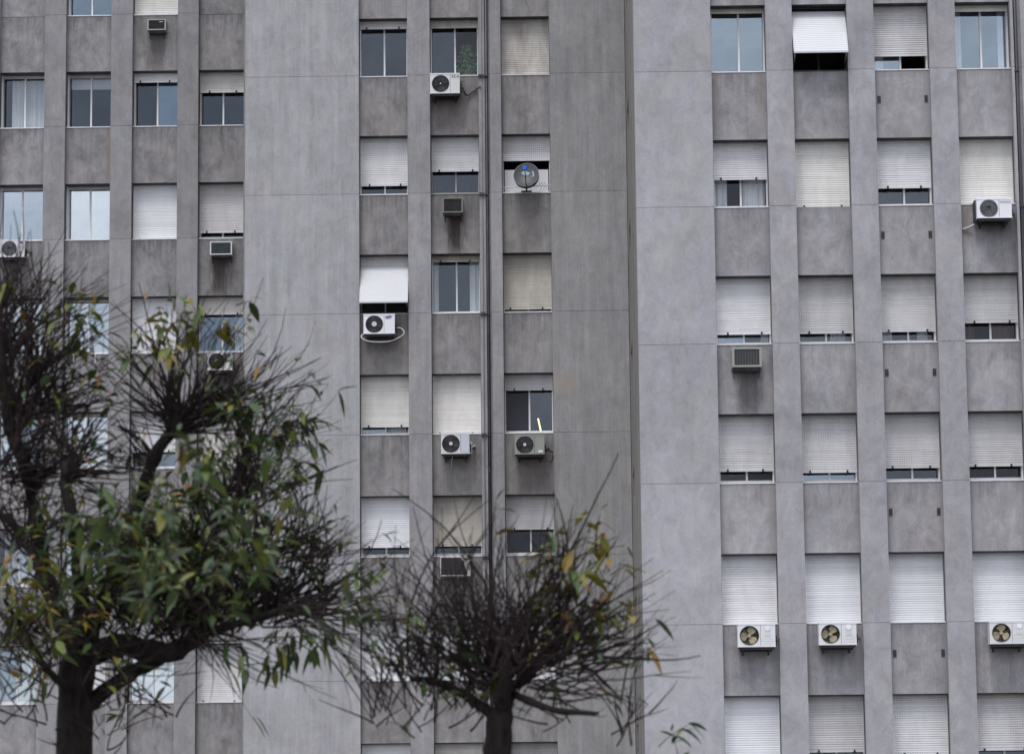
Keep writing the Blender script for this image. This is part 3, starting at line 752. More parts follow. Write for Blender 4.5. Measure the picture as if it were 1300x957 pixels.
r, q = split_unit(546, 93.5, 583.5, 119, FM, 'off-white outdoor unit hung under the window beside the downpipe, near the top edge', dict(body='acwhite', fx=.355, fr=.84, hub=.08, rings=1))
X0, X1, Z0, Z1, Yf, Yw = q
lettering(r, 'RCA', X1-.10, Yf-.012, Z1-.075, .06, MT['teal'], 1.1)
hose(r, [(X1+.02, Yf+.16, Z0+.3), (X1+.08, Yf+.18, Z0+.10), (X1+.16, Yw-.06, Z0+.05), (X1+.30, Yw-.05, Z0+.14), (-1.95, Yw-.05, Z0+.20), (-1.86, YM-.03, Z0+.21)], .024, MT['hose_d'])
hose(r, [(X1+.02, Yf+.16, Z0+.33), (X1+.10, Yf+.2, Z0+.30), (X1+.11, Yf+.2, Z0+.12), (X1+.05, Yf+.2, Z0+.08)], .012, MT['pipe_g'], 'cable')

r, q = split_unit(461.5, 399, 501, 423.8, FM, 'clean white outdoor unit with an oval blue badge and a looped white hose', dict(body='acbright', fx=.345, fr=.88, gm='grille', hub=.30))
X0, X1, Z0, Z1, Yf, Yw = q
b = MB(); b.disc((X1-.145, Z1-.062), .078, Yf-.012, 0, 24, .024, .14); b.build('badge', MT['blue'], r, loc=(X1-.14, Yf, Z1-.06))
lettering(r, 'SAMSUNG', X1-.145, Yf-.014, Z1-.062, .018, MT['acbright'], 1.0)
hose(r, [(X0+.01, Yf+.25, Z0+.04), (X0-.06, Yf+.2, Z0-.0), (X0-.03, Yf+.1, Z0-.09), (X0+.12, Yf+.05, Z0-.165), (X0+.38, Yf+.05, Z0-.185), (X0+.62, Yf+.08, Z0-.16), (X1+.14, Yf+.1, Z0-.05), (X1+.21, Yf+.12, Z0+.05), (X1+.13, Yf+.16, Z0+.15), (X1+.03, Yf+.18, Z0+.155)], .013, MT['hose'])
hose(r, [(X1+.13, Yf+.15, Z0-.05), (X1+.12, Yf+.15, Z0-.24), (X1+.17, Yf+.15, Z0-.29), (X1+.19, Yf+.15, Z0-.14), (X1+.15, Yf+.15, Z0-.03)], .006, MT['hose_d'], 'cable')

r, q = split_unit(560, 550, 596, 576, FM, 'white outdoor unit with a ribbed bluish side panel below a fully closed cream shutter', dict(body='acwhite', fx=.345, fr=.86, panel='acpanel', gm='grille', hub=.22))
X0, X1, Z0, Z1, Yf, Yw = q
hose(r, [(X1+.03, Yf+.2, Z0+.16), (X1+.09, Yw-.06, Z0+.22), (X1+.12, Yw-.02, Z0+.24)], .022, MT['hose'])
b = MB(); b.box(X1+.001, X1+.05, Yf+.15, Yf+.27, Z0+.03, Z0+.30); b.build('side_cover', MT['acwhite'], r, loc=(X1, Yf, Z0))
hose(r, [(X0+.28, Yf+.1, Z0-.01), (X0+.24, Yf+.12, Z0-.12), (X0+.22, Yw-.02, Z0-.28)], .006, MT['hose'], 'cable')
hose(r, [(X1+.1, Yw-.03, Z0+.22), (X1+.2, Yw-.02, Z0-.02), (X1+.4, YM-.02, Z0-.25), (X1+.47, YM+.02, Z0-.45)], .006, MT['pipe_g'], 'cable')

r, q = split_unit(653.5, 552, 691, 576.5, FM, 'weathered greenish beige outdoor unit below the window with a lit lamp tube', dict(body='acgreen', fx=.34, fr=.9, hub=.19, rings=1))
X0, X1, Z0, Z1, Yf, Yw = q
b = MB(); b.box(X1-.14, X1-.04, Yf-.012, Yf-.003, Z0+.035, Z0+.085); b.build('badge', MT['acbright'], r, loc=(X1-.1, Yf, Z0+.06))
hose(r, [(X1+.03, Yf+.2, Z0+.10), (X1+.1, Yf+.28, Z0+.12), (X1+.18, Yw-.03, Z0+.1)], .018, MT['hose_d'])
hose(r, [(X1+.03, Yf+.2, Z0+.02), (X1+.06, Yf+.28, Z0-.12), (X1+.15, Yw-.03, Z0-.1), (X1+.19, Yw-.03, Z0+.03)], .008, MT['hose_d'], 'cable')

# louvred unit with slanted front cheek
def louvre_unit(x0, y0, x1, y1, Yw, label):
    D = .42; Yf = Yw-D; a, c = at(x0, y1, Yf), at(x1, y0, Yf); X0, X1, Z0, Z1 = a.x, c.x, a.z, c.z; w, h = X1-X0, Z1-Z0
    root = empty('air_conditioner', ((X0+X1)/2, Yw, Z0), label, 'air conditioner')
    b = MB(); b.box(X0, X1, Yf+.03, Yw-.002, Z0, Z1)
    b.box(X0, X1, Yf, Yf+.028, Z1-.022, Z1); b.box(X0, X1, Yf, Yf+.028, Z0, Z0+.022); b.box(X0, X0+.018, Yf, Yf+.028, Z0+.023, Z1-.023)
    # curved cheek on the right
    n = 10
    xr = [X0+w*(.68+.20*math.sin(PI/2*i/n)) for i in range(n+1)]
    for i in range(n):
        za, zb = Z1-.023-(h-.046)*i/n, Z1-.023-(h-.046)*(i+1)/n
        b.quad([(xr[i], Yf+.002, za), (xr[i+1], Yf+.002, zb), (X1, Yf+.002, zb), (X1, Yf+.002, za)])
    b.build('casing', MT['cream2'], root, loc=((X0+X1)/2, Yw, Z0))
    g = MB()
    for k in range(16):
        z = Z0+.03+(h-.06)*k/15; fr = 1-(z-Z0-.023)/(h-.046); xx = X0+w*(.68+.20*math.sin(PI/2*max(0, min(1, fr))))
        g.box(X0+.02, xx-.005, Yf+.010, Yf+.024, z-.004, z+.004)
    g.build('louvre_grille', MT['grille'], root, loc=((X0+X1)/2, Yw, Z0))
    g = MB(); g.box(X0+.02, X1-.02, Yf+.026, Yf+.0295, Z0+.023, Z1-.023); g.build('grille_back', MT['black'], root, loc=((X0+X1)/2, Yw, Z0))
    g = MB(); g.box(X1-.15, X1-.03, Yf-.004, Yf+.001, Z1-.075, Z1-.05); g.build('badge', MT['dark'], root, loc=(X1-.1, Yf, Z1-.06))
    for fx in (.15, .85):
        q = MB(); xx = X0+fx*w; q.box(xx-.015, xx+.015, Yf+.05, Yw-.001, Z0-.03, Z0-.001); q.tube([(xx, Yf+.08, Z0-.03), (xx, Yw-.02, Z0-.2)], .01, 5); q.build('bracket', MT['dark'], root, loc=(xx, Yw, Z0))
    return root
MT['cream2'] = paint('unit_cream_enamel', (.60, .57, .53), .45, .2)
louvre_unit(559, 706, 597.5, 731, FM, 'cream box unit with a dark louvred front and curved cheek, just above the bare twigs')

split_unit(1240.5, 252, 1284, 277, FR, 'big bright white outdoor unit overlapping the foot of a closed cream shutter, far right', dict(body='acbright', fx=.345, fr=.90, gm='grille_l', hub=0, fan='fan_d'))
r = [o for o in C.objects if o.name.startswith('air_conditioner')][-1]
p = at(1268, 0, FR-.46); X1 = at(1284, 252, FR-.46).x; Z1 = at(1284, 252, FR-.46).z; X0 = at(1240.5, 277, FR-.46).x; Z0 = at(1240.5, 277, FR-.46).z
lettering(r, 'SAMSUNG', X1-.125, FR-.46-.012, Z1-.07, .032, MT['grille'], 1.15)
hose(r, [(X0-.02, FR-.12, Z0-.06), (X0-.12, FR-.06, Z0-.10), (X0-.26, FR-.03, Z0-.14)], .020, MT['hose'])
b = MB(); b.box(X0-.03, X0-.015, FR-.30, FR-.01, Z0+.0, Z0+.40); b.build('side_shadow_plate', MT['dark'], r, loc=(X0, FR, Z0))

for (a, bb, c, d, lab) in ((937, 791.5, 984, 821, 'white outdoor unit with beige fan blades, leftmost of the low row on the right tower'),
                       (1040, 790, 1087, 818.5, 'white outdoor unit with beige fan blades, middle one of the low row of three'),
                       (1257, 788.5, 1304, 817, 'white outdoor unit with brownish fan blades cut by the right edge of the view')):
    r, q = split_unit(a, bb, c, d, FR, lab, dict(body='acwhite', fx=.31, fr=.84, rings=0, spokes=6, fan='fan_b', inner='acinner', hub=.08, hubm='fan_b', gm='grille_l'))
    X0, X1, Z0, Z1, Yf, Yw = q
    b = MB(); b.box(X1-.215, X1-.095, Yf-.006, Yf-.001, Z1-.24, Z1-.04); b.build('badge_plate', MT['hub'], r, loc=(X1, Yf, Z1))
    b = MB(); b.tube([(X1-.155, Yf-.014, Z1-.085), (X1-.155, Yf-.006, Z1-.085)], .052, 20); b.build('badge', MT['acbright'], r, loc=(X1, Yf, Z1))
    b = MB()
    for k in range(3): b.box(X1-.27, X1-.03, Yf-.004, Yf-.001, Z0+.06+.05*k, Z0+.064+.05*k)
    b.build('vent_slots', MT['hub'], r, loc=(X1, Yf, Z1))

r, q = split_unit(-2, 304.5, 31.5, 326.5, FL, 'dull white outdoor unit at the left edge, under bright reflecting panes', dict(body='acwhite', fx=.41, fr=.86, hub=0, gm='grille_l'))
X0, X1, Z0, Z1, Yf, Yw = q
b = MB(); b.disc((X1-.085, Z1-.065), .05, Yf-.012, 0, 20, .022); b.build('badge', MT['navy'], r, loc=(X1-.1, Yf, Z1))
b = MB(); b.tube([(X1+.05, Yf+.18, Z0-.0), (X1+.05, Yf+.18, Z0+.10)], .03, 8); b.build('valve_cover', MT['hub'], r, loc=(X1, Yf, Z0))
b = MB(); b.tube([(X1-.12, Yf+.05, Z0-.02), (X1-.02, Yw-.02, Z0-.16)], .012, 6); b.build('brace', MT['acold'], r, loc=(X1, Yf, Z0))
r, q = split_unit(263, 447, 295, 470, FL, 'white outdoor unit seen through the upper twigs of the pruned tree', dict(body='acwhite', fx=.38, fr=.88, hub=.26))
X0, X1, Z0, Z1, Yf, Yw = q
b = MB(); b.disc((X1-.10, Z1-.06), .06, Yf-.012, 0, 20, .02); b.build('badge', MT['teal'], r, loc=(X1-.1, Yf, Z1))

def window_unit(x0, y0, x1, y1, Yw, label, body, face, D=.34, mesh=False, bz=.03):
    Yf = Yw-D; a, c = at(x0, y1, Yf), at(x1, y0, Yf); X0, X1, Z0, Z1 = a.x, c.x, a.z, c.z
    root = empty('air_conditioner', ((X0+X1)/2, Yw, Z0), label, 'air conditioner', 'through-wall box air conditioners')
    L0 = ((X0+X1)/2, Yw, Z0)
    b = MB()
    b.box(X0, X0+bz, Yf, Yw-.001, Z0, Z1); b.box(X1-bz, X1, Yf, Yw-.001, Z0, Z1)
    b.box(X0+bz+.001, X1-bz-.001, Yf, Yw-.001, Z1-bz*.8, Z1); b.box(X0+bz+.001, X1-bz-.001, Yf, Yw-.001, Z0, Z0+bz*.8)
    b.build('casing', body, root, loc=L0)
    g = MB(); g.box(X0+bz, X1-bz, Yf+.03, Yf+.05, Z0+bz*.8, Z1-bz*.8); g.build('coil', face, root, loc=L0)
    g = MB(); n = 9 if mesh else 5
    for k in range(1, n): xx = X0+bz+(X1-X0-2*bz)*k/n; g.box(xx-.002, xx+.002, Yf+.012, Yf+.018, Z0+bz*.8, Z1-bz*.8)
    n = 8 if mesh else 12
    for k in range(1, n): zz = Z0+bz*.8+(Z1-Z0-1.6*bz)*k/n; g.box(X0+bz, X1-bz, Yf+.006, Yf+.012, zz-.002, zz+.002)
    g.build('grille', MT['grille_l'] if mesh else face, root, loc=L0)
    g = MB(); g.box(X0+.03, X1-.03, Yf+.06, Yw-.001, Z0-.05, Z0-.001); g.build('drip_tray', MT['dark'], root, loc=L0)
    for xx in (X0+.05, X1-.05):
        g = MB(); g.tube([(xx, Yf+.07, Z0-.05), (xx, Yw-.01, Z0-.15)], .01, 5); g.build('bracket', MT['dark'], root, loc=L0)
    return root, (X0, X1, Z0, Z1, Yf)
window_unit(562, 251, 587.5, 270, FM, 'dark empty-fronted box unit above a brown drip stain', MT['acold'], MT['black'], .30)
window_unit(929.5, 440.5, 967, 466, FR, 'old grey box unit with a square mesh front, first column of the right tower', MT['acgreen'], MT['black'], .46, True, .05)
r, q = window_unit(266.5, 306.5, 294.5, 323.5, FL, 'white framed box unit with a teal front above a long wet stain', MT['alu'], MT['teal'], .32)
r, q = window_unit(187, 24.5, 210.5, 38.5, FL, 'small silver framed box unit with a black front at the very top left', MT['alu_grey'], MT['black'], .30)
X0, X1, Z0, Z1, Yf = q
b = MB(); b.box(X1-.16, X1-.07, Yf-.001, Yf+.005, Z1-.075, Z1-.062); b.build('badge', MT['alu'], r, loc=(X1, Yf, Z1))

# ------------------------------------------------------------------ satellite dish on its window rail
zs = 21.708-2.8
b = MB()
xa, xb = bM[2]
b.tube([(xa-.01, FM-.04, zs+.13), (xb+.01, FM-.04, zs+.17)], .012, 6); b.tube([(xa-.01, FM-.04, zs+.13), (xa-.01, FM-.0, zs+.13)], .012, 6)
b.build('window_bar', MT['alu'], midb)
b = MB(); b.box(xa+.06, xb-.06, FM+.30, FM+.31, zs+.05, zs+.62); b.build('pale_board', MT['acbright'], midb)
pd = at(668, 222, FM-.28)
dish = empty('satellite_dish', (pd.x, FM-.1, zs+.05), 'dark grey satellite dish with a blue receiver, standing in a half shuttered window', 'satellite dish')
b = MB(); rings, seg = 7, 32; Rd = .315
nrm = Vector((-.10, -1, .38)).normalized(); ux = Vector((1, 0, 0)); ux = (ux-nrm*ux.dot(nrm)).normalized(); uz = ux.cross(nrm)*-1
if uz.z < 0: uz = -uz
def dp(rr, a, back=0):
    e = pd + ux*(rr*math.cos(a)*Rd*.92) + uz*(rr*math.sin(a)*Rd*1.0)
    return e - nrm*(.07*(1-rr*rr)) - nrm*back
for sgn, back in ((1, 0), (-1, .10)):
    for i in range(rings):
        for j in range(seg):
            a0, a1 = 2*PI*j/seg, 2*PI*(j+1)/seg; r0, r1 = i/rings, (i+1)/rings
            b.quad([dp(r0, a0, back), dp(r1, a0, back), dp(r1, a1, back), dp(r0, a1, back)], 0, True)
b.build('reflector', MT['dish'], dish, loc=tuple(pd))
b = MB(); b.tube([dp(1.005, 2*PI*j/32, .006) for j in range(33)], .008, 5, 0, False); b.build('rim', MT['grille_l'], dish, loc=tuple(pd))
b = MB(); tip = pd + nrm*.30 - uz*.02
b.tube([dp(.98, -PI/2, -.005), tip-uz*.03], .012, 6); b.build('feed_arm', MT['black'], dish, loc=tuple(pd))
b = MB(); b.tube([tip-nrm*.02+uz*.02, tip+nrm*.04+uz*.0], [.062, .055], 10); b.build('receiver', MT['cyan'], dish, loc=tuple(tip))
# printed marks on the reflector: a pale rounded patch and a crescent stroke
b = MB()
def patch(a0, a1, r0, r1, n=6):
    for i in range(n):
        t0, t1 = a0+(a1-a0)*i/n, a0+(a1-a0)*(i+1)/n
        b.quad([dp(r0, t0, -.006), dp(r1, t0, -.006), dp(r1, t1, -.006), dp(r0, t1, -.006)])
patch(math.radians(95), math.radians(150), .12, .48); patch(math.radians(35), math.radians(95), .12, .36)
patch(math.radians(-5), math.radians(38), .52, .64); patch(math.radians(-12), math.radians(-4), .42, .6)
b.build('printed_mark', MT['palecy'], dish, loc=tuple(pd))
b = MB(); b.tube([pd-nrm*.08, pd-nrm*.12-Vector((0, 0, .12)), (pd.x, FM+.02, zs+.03)], .02, 8)
b.box(pd.x-.12, pd.x+.12, FM-.06, FM+.1, zs+.023, zs+.05); b.build('mount', MT['dark'], dish, loc=tuple(pd))
b = MB()
for dx in (.30, .36, .42): b.tube([(pd.x+dx, FM-.02, zs+.03), (pd.x+dx+.06, FM+.0, zs+.14), (pd.x+dx-.02, FM, zs+.26)], .004, 4)
b.build('cable', MT['hose_d'], dish, loc=tuple(pd))

# lit tube lamp in a room
b = MB(); pa, pb = at(683.2, 531.5, FM+.85), at(687, 549, FM+.60)
b.tube([pa, pb], .018, 8)
m, nt, bs, o_ = mat('lamp_tube_light'); bs.inputs['Base Color'].default_value = (.9, .8, .6, 1); bs.inputs['Emission Color'].default_value = (1, .74, .36, 1); bs.inputs['Emission Strength'].default_value = 2.2
tag(b.build('lamp_tube', m, None, loc=tuple(pa)), 'glowing warm lamp tube behind the right pane of an open window', 'lamp')
# pot plant behind a pane
pp = at(593, 84, FM+.62)
root = empty('pot_plant', (pp.x, FM+.62, 21.72), 'green leafy plant behind the glass of a window near the downpipe', 'plant')
b = MB()
for i in range(420):
    a, rr = rnd()*2*PI, rnd()**.6*.30; z = ru(-.45, .50); rr *= 1-.5*abs(z)/.5
    c = pp+Vector((rr*math.cos(a), rr*.5*math.sin(a), z)); d = Vector((ru(-1, 1), ru(-1, 1), ru(-.6, .6))).normalized()*.05; e = d.cross(Vector((0, 1, .3))).normalized()*.02
    b.quad([c-d, c+e, c+d, c-e])
lm = leafmat('leaf_indoor', [(0, (.05, .13, .04)), (.5, (.14, .30, .10)), (1, (.32, .48, .22))])
b.build('foliage', lm, root, loc=tuple(pp))
b = MB(); b.tube([(pp.x, FM+.62, 21.73), (pp.x, FM+.62, 21.9)], [.09, .12], 14); b.build('pot', MT['rust'], root, loc=tuple(pp))

# ------------------------------------------------------------------ trees
def wobble(p, q, n, amp):
    p, q = Vector(p), Vector(q); L = (q-p).length; out = []
    o = Vector((0, 0, 0))
    for i in range(n+1):
        if 0 < i: o += Vector((ru(-1, 1), ru(-1, 1), ru(-1, 1)))*amp*L/n
        out.append(p.lerp(q, i/n)+o)
    return out
def limb(mb, pts, r0, r1, kn=.12, seg=4, n=9):
    "pts: metres; thick irregular limb with knuckles"
    P_ = [Vector(p) for p in pts]; out = []
    for i in range(len(P_)-1):
        p0, p1, p2, p3 = P_[max(i-1, 0)], P_[i], P_[i+1], P_[min(i+2, len(P_)-1)]
        for k in range(seg):
            t = k/seg; out.append(.5*((2*p1)+(p2-p0)*t+(2*p0-5*p1+4*p2-p3)*t*t+(3*p1-p0-3*p2+p3)*t**3))
    out.append(P_[-1]); m = len(out)-1
    rad = [(r0+(r1-r0)*i/m)*1.0*(1+ru(-kn, kn)) for i in range(m+1)]
    rad[-1] *= .6
    out = [p+Vector((ru(-1, 1), ru(-1, 1), ru(-1, 1)))*rad[i]*.18 for i, p in enumerate(out)]
    mb.tube(out, rad, n)
def shoot(tw, p, d, L, r, leaves=None, lf=0, yel=0, droop=0, seg=7, sub=0.5, up=.25):
    "a long whippy shoot bending slightly upwards; side twigs; leaves towards the tip"
    d = Vector(d).normalized(); pts = [Vector(p)]; dd = d.copy()
    bend = Vector((ru(-.8, .8), ru(-.8, .8), up*ru(-.2, 2.0)-droop))*.20
    for i in range(seg):
        dd = (dd+bend+Vector((ru(-1, 1), ru(-1, 1), ru(-1, 1)))*.085).normalized(); pts.append(pts[-1]+dd*(L/seg))
    tw.tube(pts, [r*1.22*(1-.72*i/seg) for i in range(seg+1)], 4, 0, False)
    if rnd() < sub and L > .25:
        for _ in range(random.choice((1, 1, 2))):
            k = random.randint(2, seg-2); t = (pts[k+1]-pts[k]).normalized()
            s = (t+Vector((ru(-1, 1), ru(-1, 1), ru(-.4, .8)))*.65).normalized()
            shoot(tw, pts[k], s, L*ru(.25, .5), r*.6, leaves, lf*.7, yel, droop, 4, 0, up)
    if leaves is not None and lf > 0:
        for i in range(max(1, seg//2), seg+1):
            if rnd() < lf*.62:
                for _ in range(random.choice((1, 1, 1, 2, 2))):
                    leaf(leaves[1] if rnd() < yel else leaves[0], pts[i]+Vector((ru(-1, 1), ru(-1, 1), ru(-1, 1)))*.02, ((pts[i]-pts[i-1]).normalized()+Vector((ru(-1, 1), ru(-1, 1), ru(-1.5, .15)))*.9), ru(.065, .18))
    return pts
LSZ = [1.0]
def leaf(mb, p, d, L):
    L *= LSZ[0]
    d = Vector(d).normalized(); side = d.cross(Vector((ru(-.6, .6), ru(-.6, .6), 1))).normalized()
    nr = side.cross(d).normalized(); w = L*ru(.11, .20); k = len(mb.v); dr = Vector((ru(-.2, .2), ru(-.2, .2), -1))*L*ru(.05, .55)
    prof = ((0, .05), (.22, .75), (.48, 1), (.74, .66), (1, .0))
    for t, ww in prof:
        c = p+d*L*t+dr*t*t
        mb.v += [tuple(c-side*w*ww+nr*w*.3*ww), tuple(c), tuple(c+side*w*ww+nr*w*.3*ww)]
    for i in range(4):
        a = k+i*3
        for q in ((a, a+1, a+4, a+3), (a+1, a+2, a+5, a+4)): mb.f.append(q); mb.mi.append(0); mb.sm.append(True)
def fan(tw, lv, c, n, a0, a1, L0, L1, r=.008, lf=.1, yel=.3, depth=.6, spread=.08, up=.25, droop=0, sub=.5):
    "many shoots from one pollard knob c; a0..a1 = angles in the facade plane, degrees from +X"
    for _ in range(n):
        a = math.radians(ru(a0, a1)); y = ru(-depth, depth)
        d = Vector((math.cos(a), y, math.sin(a)))
        p = Vector(c)+Vector((ru(-1, 1), ru(-1, 1), ru(-1, 1)))*spread
        shoot(tw, p, d, ru(L0, L1)*(1 if rnd() < .8 else .6), r*ru(.6, 1.15), lv, lf, yel, droop, 7, sub, up)

def finish_tree(name, base, label, tr, tw, lg, ly):
    t = empty(name, base, label, 'tree')
    tr.build('trunk', MT['bark'], t, loc=base); tw.build('twigs', MT['twig'], t, loc=base)
    a = lg.build('foliage', MT['leaf_g'], t, loc=base); c = ly.build('foliage', MT['leaf_y'], t, loc=base); c['label'] = 'yellowing leaves'
    return t

# ---- left, large pollarded tree (about 25 m from the camera)
T = 25.0
tr, tw, lg, ly = MB(), MB(), MB(), MB(); lv = (lg, ly)
A = lambda x, y, d=0: at(x, y, T+d)
base = at(92, 868, T); base.z = 0
limb(tr, [(base.x-.05, T+.1, -.1), (base.x-.02, T+.05, .5), A(90, 1050), A(93, 960), A(95, 880), A(103, 825)], .145, .125, .08)
limb(tr, [A(103, 835), A(84, 795, .1), A(62, 745, .2), A(49, 680, .2), A(38, 612, .1), A(15, 548, 0), A(4, 490, -.1), A(0, 425, -.1)], .075, .035, .2)
limb(tr, [A(104, 830), A(104, 760, -.2), A(97, 680, -.3), A(84, 622, -.3), A(86, 598, -.3)], .065, .04, .2)
limb(tr, [A(106, 825), A(125, 785, .3), A(152, 712, .4), A(176, 642, .4), A(195, 582, .3), A(222, 543, .3)], .072, .045, .2)
limb(tr, [A(104, 835), A(150, 818, -.1), A(212, 828, -.2), A(255, 804, -.2), A(268, 778, -.2)], .10, .05, .15)
limb(tr, [A(95, 905), A(125, 884, .05), A(160, 858, .1), A(190, 842, .1), A(220, 828, -.1)], .065, .05, .15)
limb(tr, [A(250, 806, -.2), A(300, 792, -.3), A(350, 776, -.4), A(385, 768, -.4)], .035, .016, .15)
limb(tr, [A(266, 782, -.2), A(286, 705, -.1), A(302, 630, 0), A(312, 580, 0)], .032, .018, .15)
limb(tr, [A(60, 748, .2), A(40, 700, .6), A(10, 660, .8), A(-30, 640, .8)], .04, .02, .2)
limb(tr, [A(96, 880), A(60, 850, -.6), A(30, 800, -.9), A(5, 760, -1)], .03, .014, .1)
limb(tr, [A(195, 582, .3), A(180, 560, .5), A(150, 540, .6)], .02, .012, .1)
for (x, y, d, s) in ((222, 540, .3, .075), (86, 600, -.3, .06), (268, 778, -.2, .06), (14, 548, 0, .05), (38, 610, .1, .05), (46, 470, 0, .04)):
    c = A(x, y, d)   # pollard knobs
    for _ in range(5):
        q = c+Vector((ru(-1, 1), ru(-1, 1), ru(-1, 1)))*s*.5; tr.tube([q-Vector((0, 0, s)), q, q+Vector((ru(-.03, .03), 0, s))], [s*.6, s*.85, s*.3], 7)
# knob C: the big star of bare shoots
c = A(224, 538, .3)
fan(tw, lv, c, 84, 12, 168, .45, 1.05, .007, .03, .8, .7, .08)
fan(tw, lv, c, 42, -10, 36, .6, 1.3, .007, .05, .4, .4, .08, up=.6)
fan(tw, lv, c, 9, 78, 108, .8, 1.1, .010, .35, .9, .25, .05, up=.1)
fan(tw, lv, A(255, 525, .3), 22, 0, 50, .4, .9, .006, .08, .3, .5, .08)
fan(tw, lv, A(190, 590, .4), 22, 90, 200, .3, .6, .006, .05, .5)
# knob F: leafy upper right part
c = A(314, 590)
fan(tw, lv, c, 40, 15, 115, .4, .85, .0055, .60, .08, .5, .10, up=.2)
fan(tw, lv, A(345, 555), 20, -10, 75, .25, .5, .005, .75, .05, .5, .10)
fan(tw, lv, A(300, 640), 40, 20, 150, .3, .7, .007, .35, .1, .6, .1)
# limb A: left fans
for (x, y, n, a0, a1, l0, l1, lf) in ((2, 450, 46, 15, 120, .5, 1.0, .05), (15, 545, 46, 10, 120, .5, 1.1, .05), (40, 610, 36, -10, 110, .4, .95, .05), (45, 480, 30, 10, 120, .4, .9, .08),
                                     (60, 520, 30, 0, 110, .3, .7, .12), (0, 600, 26, -40, 60, .3, .8, .05), (20, 690, 26, 20, 160, .3, .8, .06), (0, 400, 20, 30, 110, .3, .6, .05)):
    fan(tw, lv, A(x, y, ru(-.2, .3)), n, a0, a1, l0, l1, .0075, lf, .45, .6, .08)
fan(tw, lv, A(87, 600, -.3), 60, -20, 130, .25, .65, .007, .08, .4, .5, .06)
# scattered leaf sprays at the top of the left fans
for (x, y, n, yl) in ((80, 415, 7, .3), (105, 450, 8, .55), (120, 480, 8, .25), (95, 510, 5, .15), (60, 480, 3, .6), (140, 490, 3, .3), (212, 430, 6, .85), (240, 445, 6, .9), (195, 445, 6, .8), (275, 430, 3, .9), (285, 400, 2, .6), (265, 420, 2, .9)):
    fan(tw, lv, A(x, y, ru(-.2, .2)), n, 20, 160, .15, .4, .005, .75, yl, .6, .09, sub=.1)
# limb D: big leafy mass, lower right
for (x, y, n, a0, a1, l0, l1, lf, yl) in ((268, 778, 70, 15, 165, .4, 1.0, .34, .08), (300, 785, 56, 10, 120, .4, 1.05, .20, .08), (345, 775, 50, 0, 90, .4, 1.0, .10, .1), (385, 768, 40, -15, 75, .4, .85, .08, .15),
                                         (230, 790, 44, 30, 150, .4, .9, .22, .08), (320, 700, 34, 0, 120, .3, .75, .32, .08), (250, 700, 34, 10, 170, .3, .7, .6, .08), (190, 720, 30, 20, 170, .3, .7, .6, .14), (150, 760, 24, 20, 160, .25, .6, .3, .15),
                                         (370, 700, 30, -10, 70, .3, .8, .06, .1), (340, 630, 20, 0, 80, .3, .8, .12, .05), (130, 700, 10, 30, 150, .25, .5, .3, .1)):
    fan(tw, lv, A(x, y, ru(-.4, .3)), n, a0, a1, l0, l1, .0075, lf, yl, .7, .12)
# nearer, larger leafy sprays
for (x, y, n, d) in ((300, 650, 4, -6), (225, 710, 5, -7), (345, 690, 3, -5), (165, 660, 4, -6), (250, 770, 4, -5), (205, 640, 3, -4), (140, 720, 4, -4), (290, 720, 7, -6), (260, 615, 4, -7), (140, 650, 4, -5), (215, 750, 5, -6), (310, 610, 4, -5), (180, 740, 4, -5)):
    fan(tw, lv, A(x, y, d), n, 0, 180, .12, .3, .004, 1.6, .05, .5, .14, sub=.1)
for (x, y, n, a0, a1) in ((210, 800, 40, 30, 160), (240, 810, 40, 20, 140), (180, 790, 36, 40, 160), (150, 790, 26, 40, 150), (225, 690, 24, 10, 160), (285, 740, 30, 10, 150), (330, 760, 30, 10, 120), (14, 500, 34, 20, 150), (30, 590, 34, -10, 130), (60, 540, 24, 0, 160), (90, 570, 24, 10, 150), (50, 660, 26, 0, 170), (5, 640, 24, -20, 100), (300, 600, 24, 10, 160)):
    fan(tw, lv, A(x, y, ru(-.3, .3)), n, a0, a1, .25, .8, .0055, .03, .2, .7, .14, sub=.8)
for (x, y, n, lf) in ((60, 740, 18, .3), (85, 690, 18, .2), (100, 740, 20, .3), (48, 680, 16, .2), (130, 770, 22, .5), (160, 700, 18, .5), (170, 660, 16, .4), (110, 800, 18, .3), (200, 740, 26, .8), (240, 740, 26, .8), (280, 700, 24, .7), (220, 790, 24, .7), (260, 660, 22, .7), (300, 740, 20, .6), (185, 770, 22, .7)):
    fan(tw, lv, A(x, y, ru(-.5, .1)), n, 10, 170, .2, .5, .005, lf, .10, .7, .13, sub=.6)
for (x, y, n, lf, yl) in ((10, 860, 16, .35, .5), (40, 850, 16, .35, .5), (65, 830, 14, .4, .4), (25, 820, 14, .4, .55), (55, 790, 12, .3, .4), (130, 880, 12, .2, .2), (10, 900, 10, .3, .4), (170, 850, 14, .25, .2)):
    fan(tw, lv, A(x, y, ru(-1, .0)), n, 20, 165, .25, .7, .006, lf, yl, .7, .13, sub=.7)
for (x, y, n) in ((5, 480, 16), (30, 520, 16), (-10, 420, 14), (20, 440, 10)):
    fan(tw, lv, A(x, y, ru(-.2, .2)), n, 40, 85, .7, 1.25, .0065, .02, .3, .4, .08, up=-.1, sub=.3)
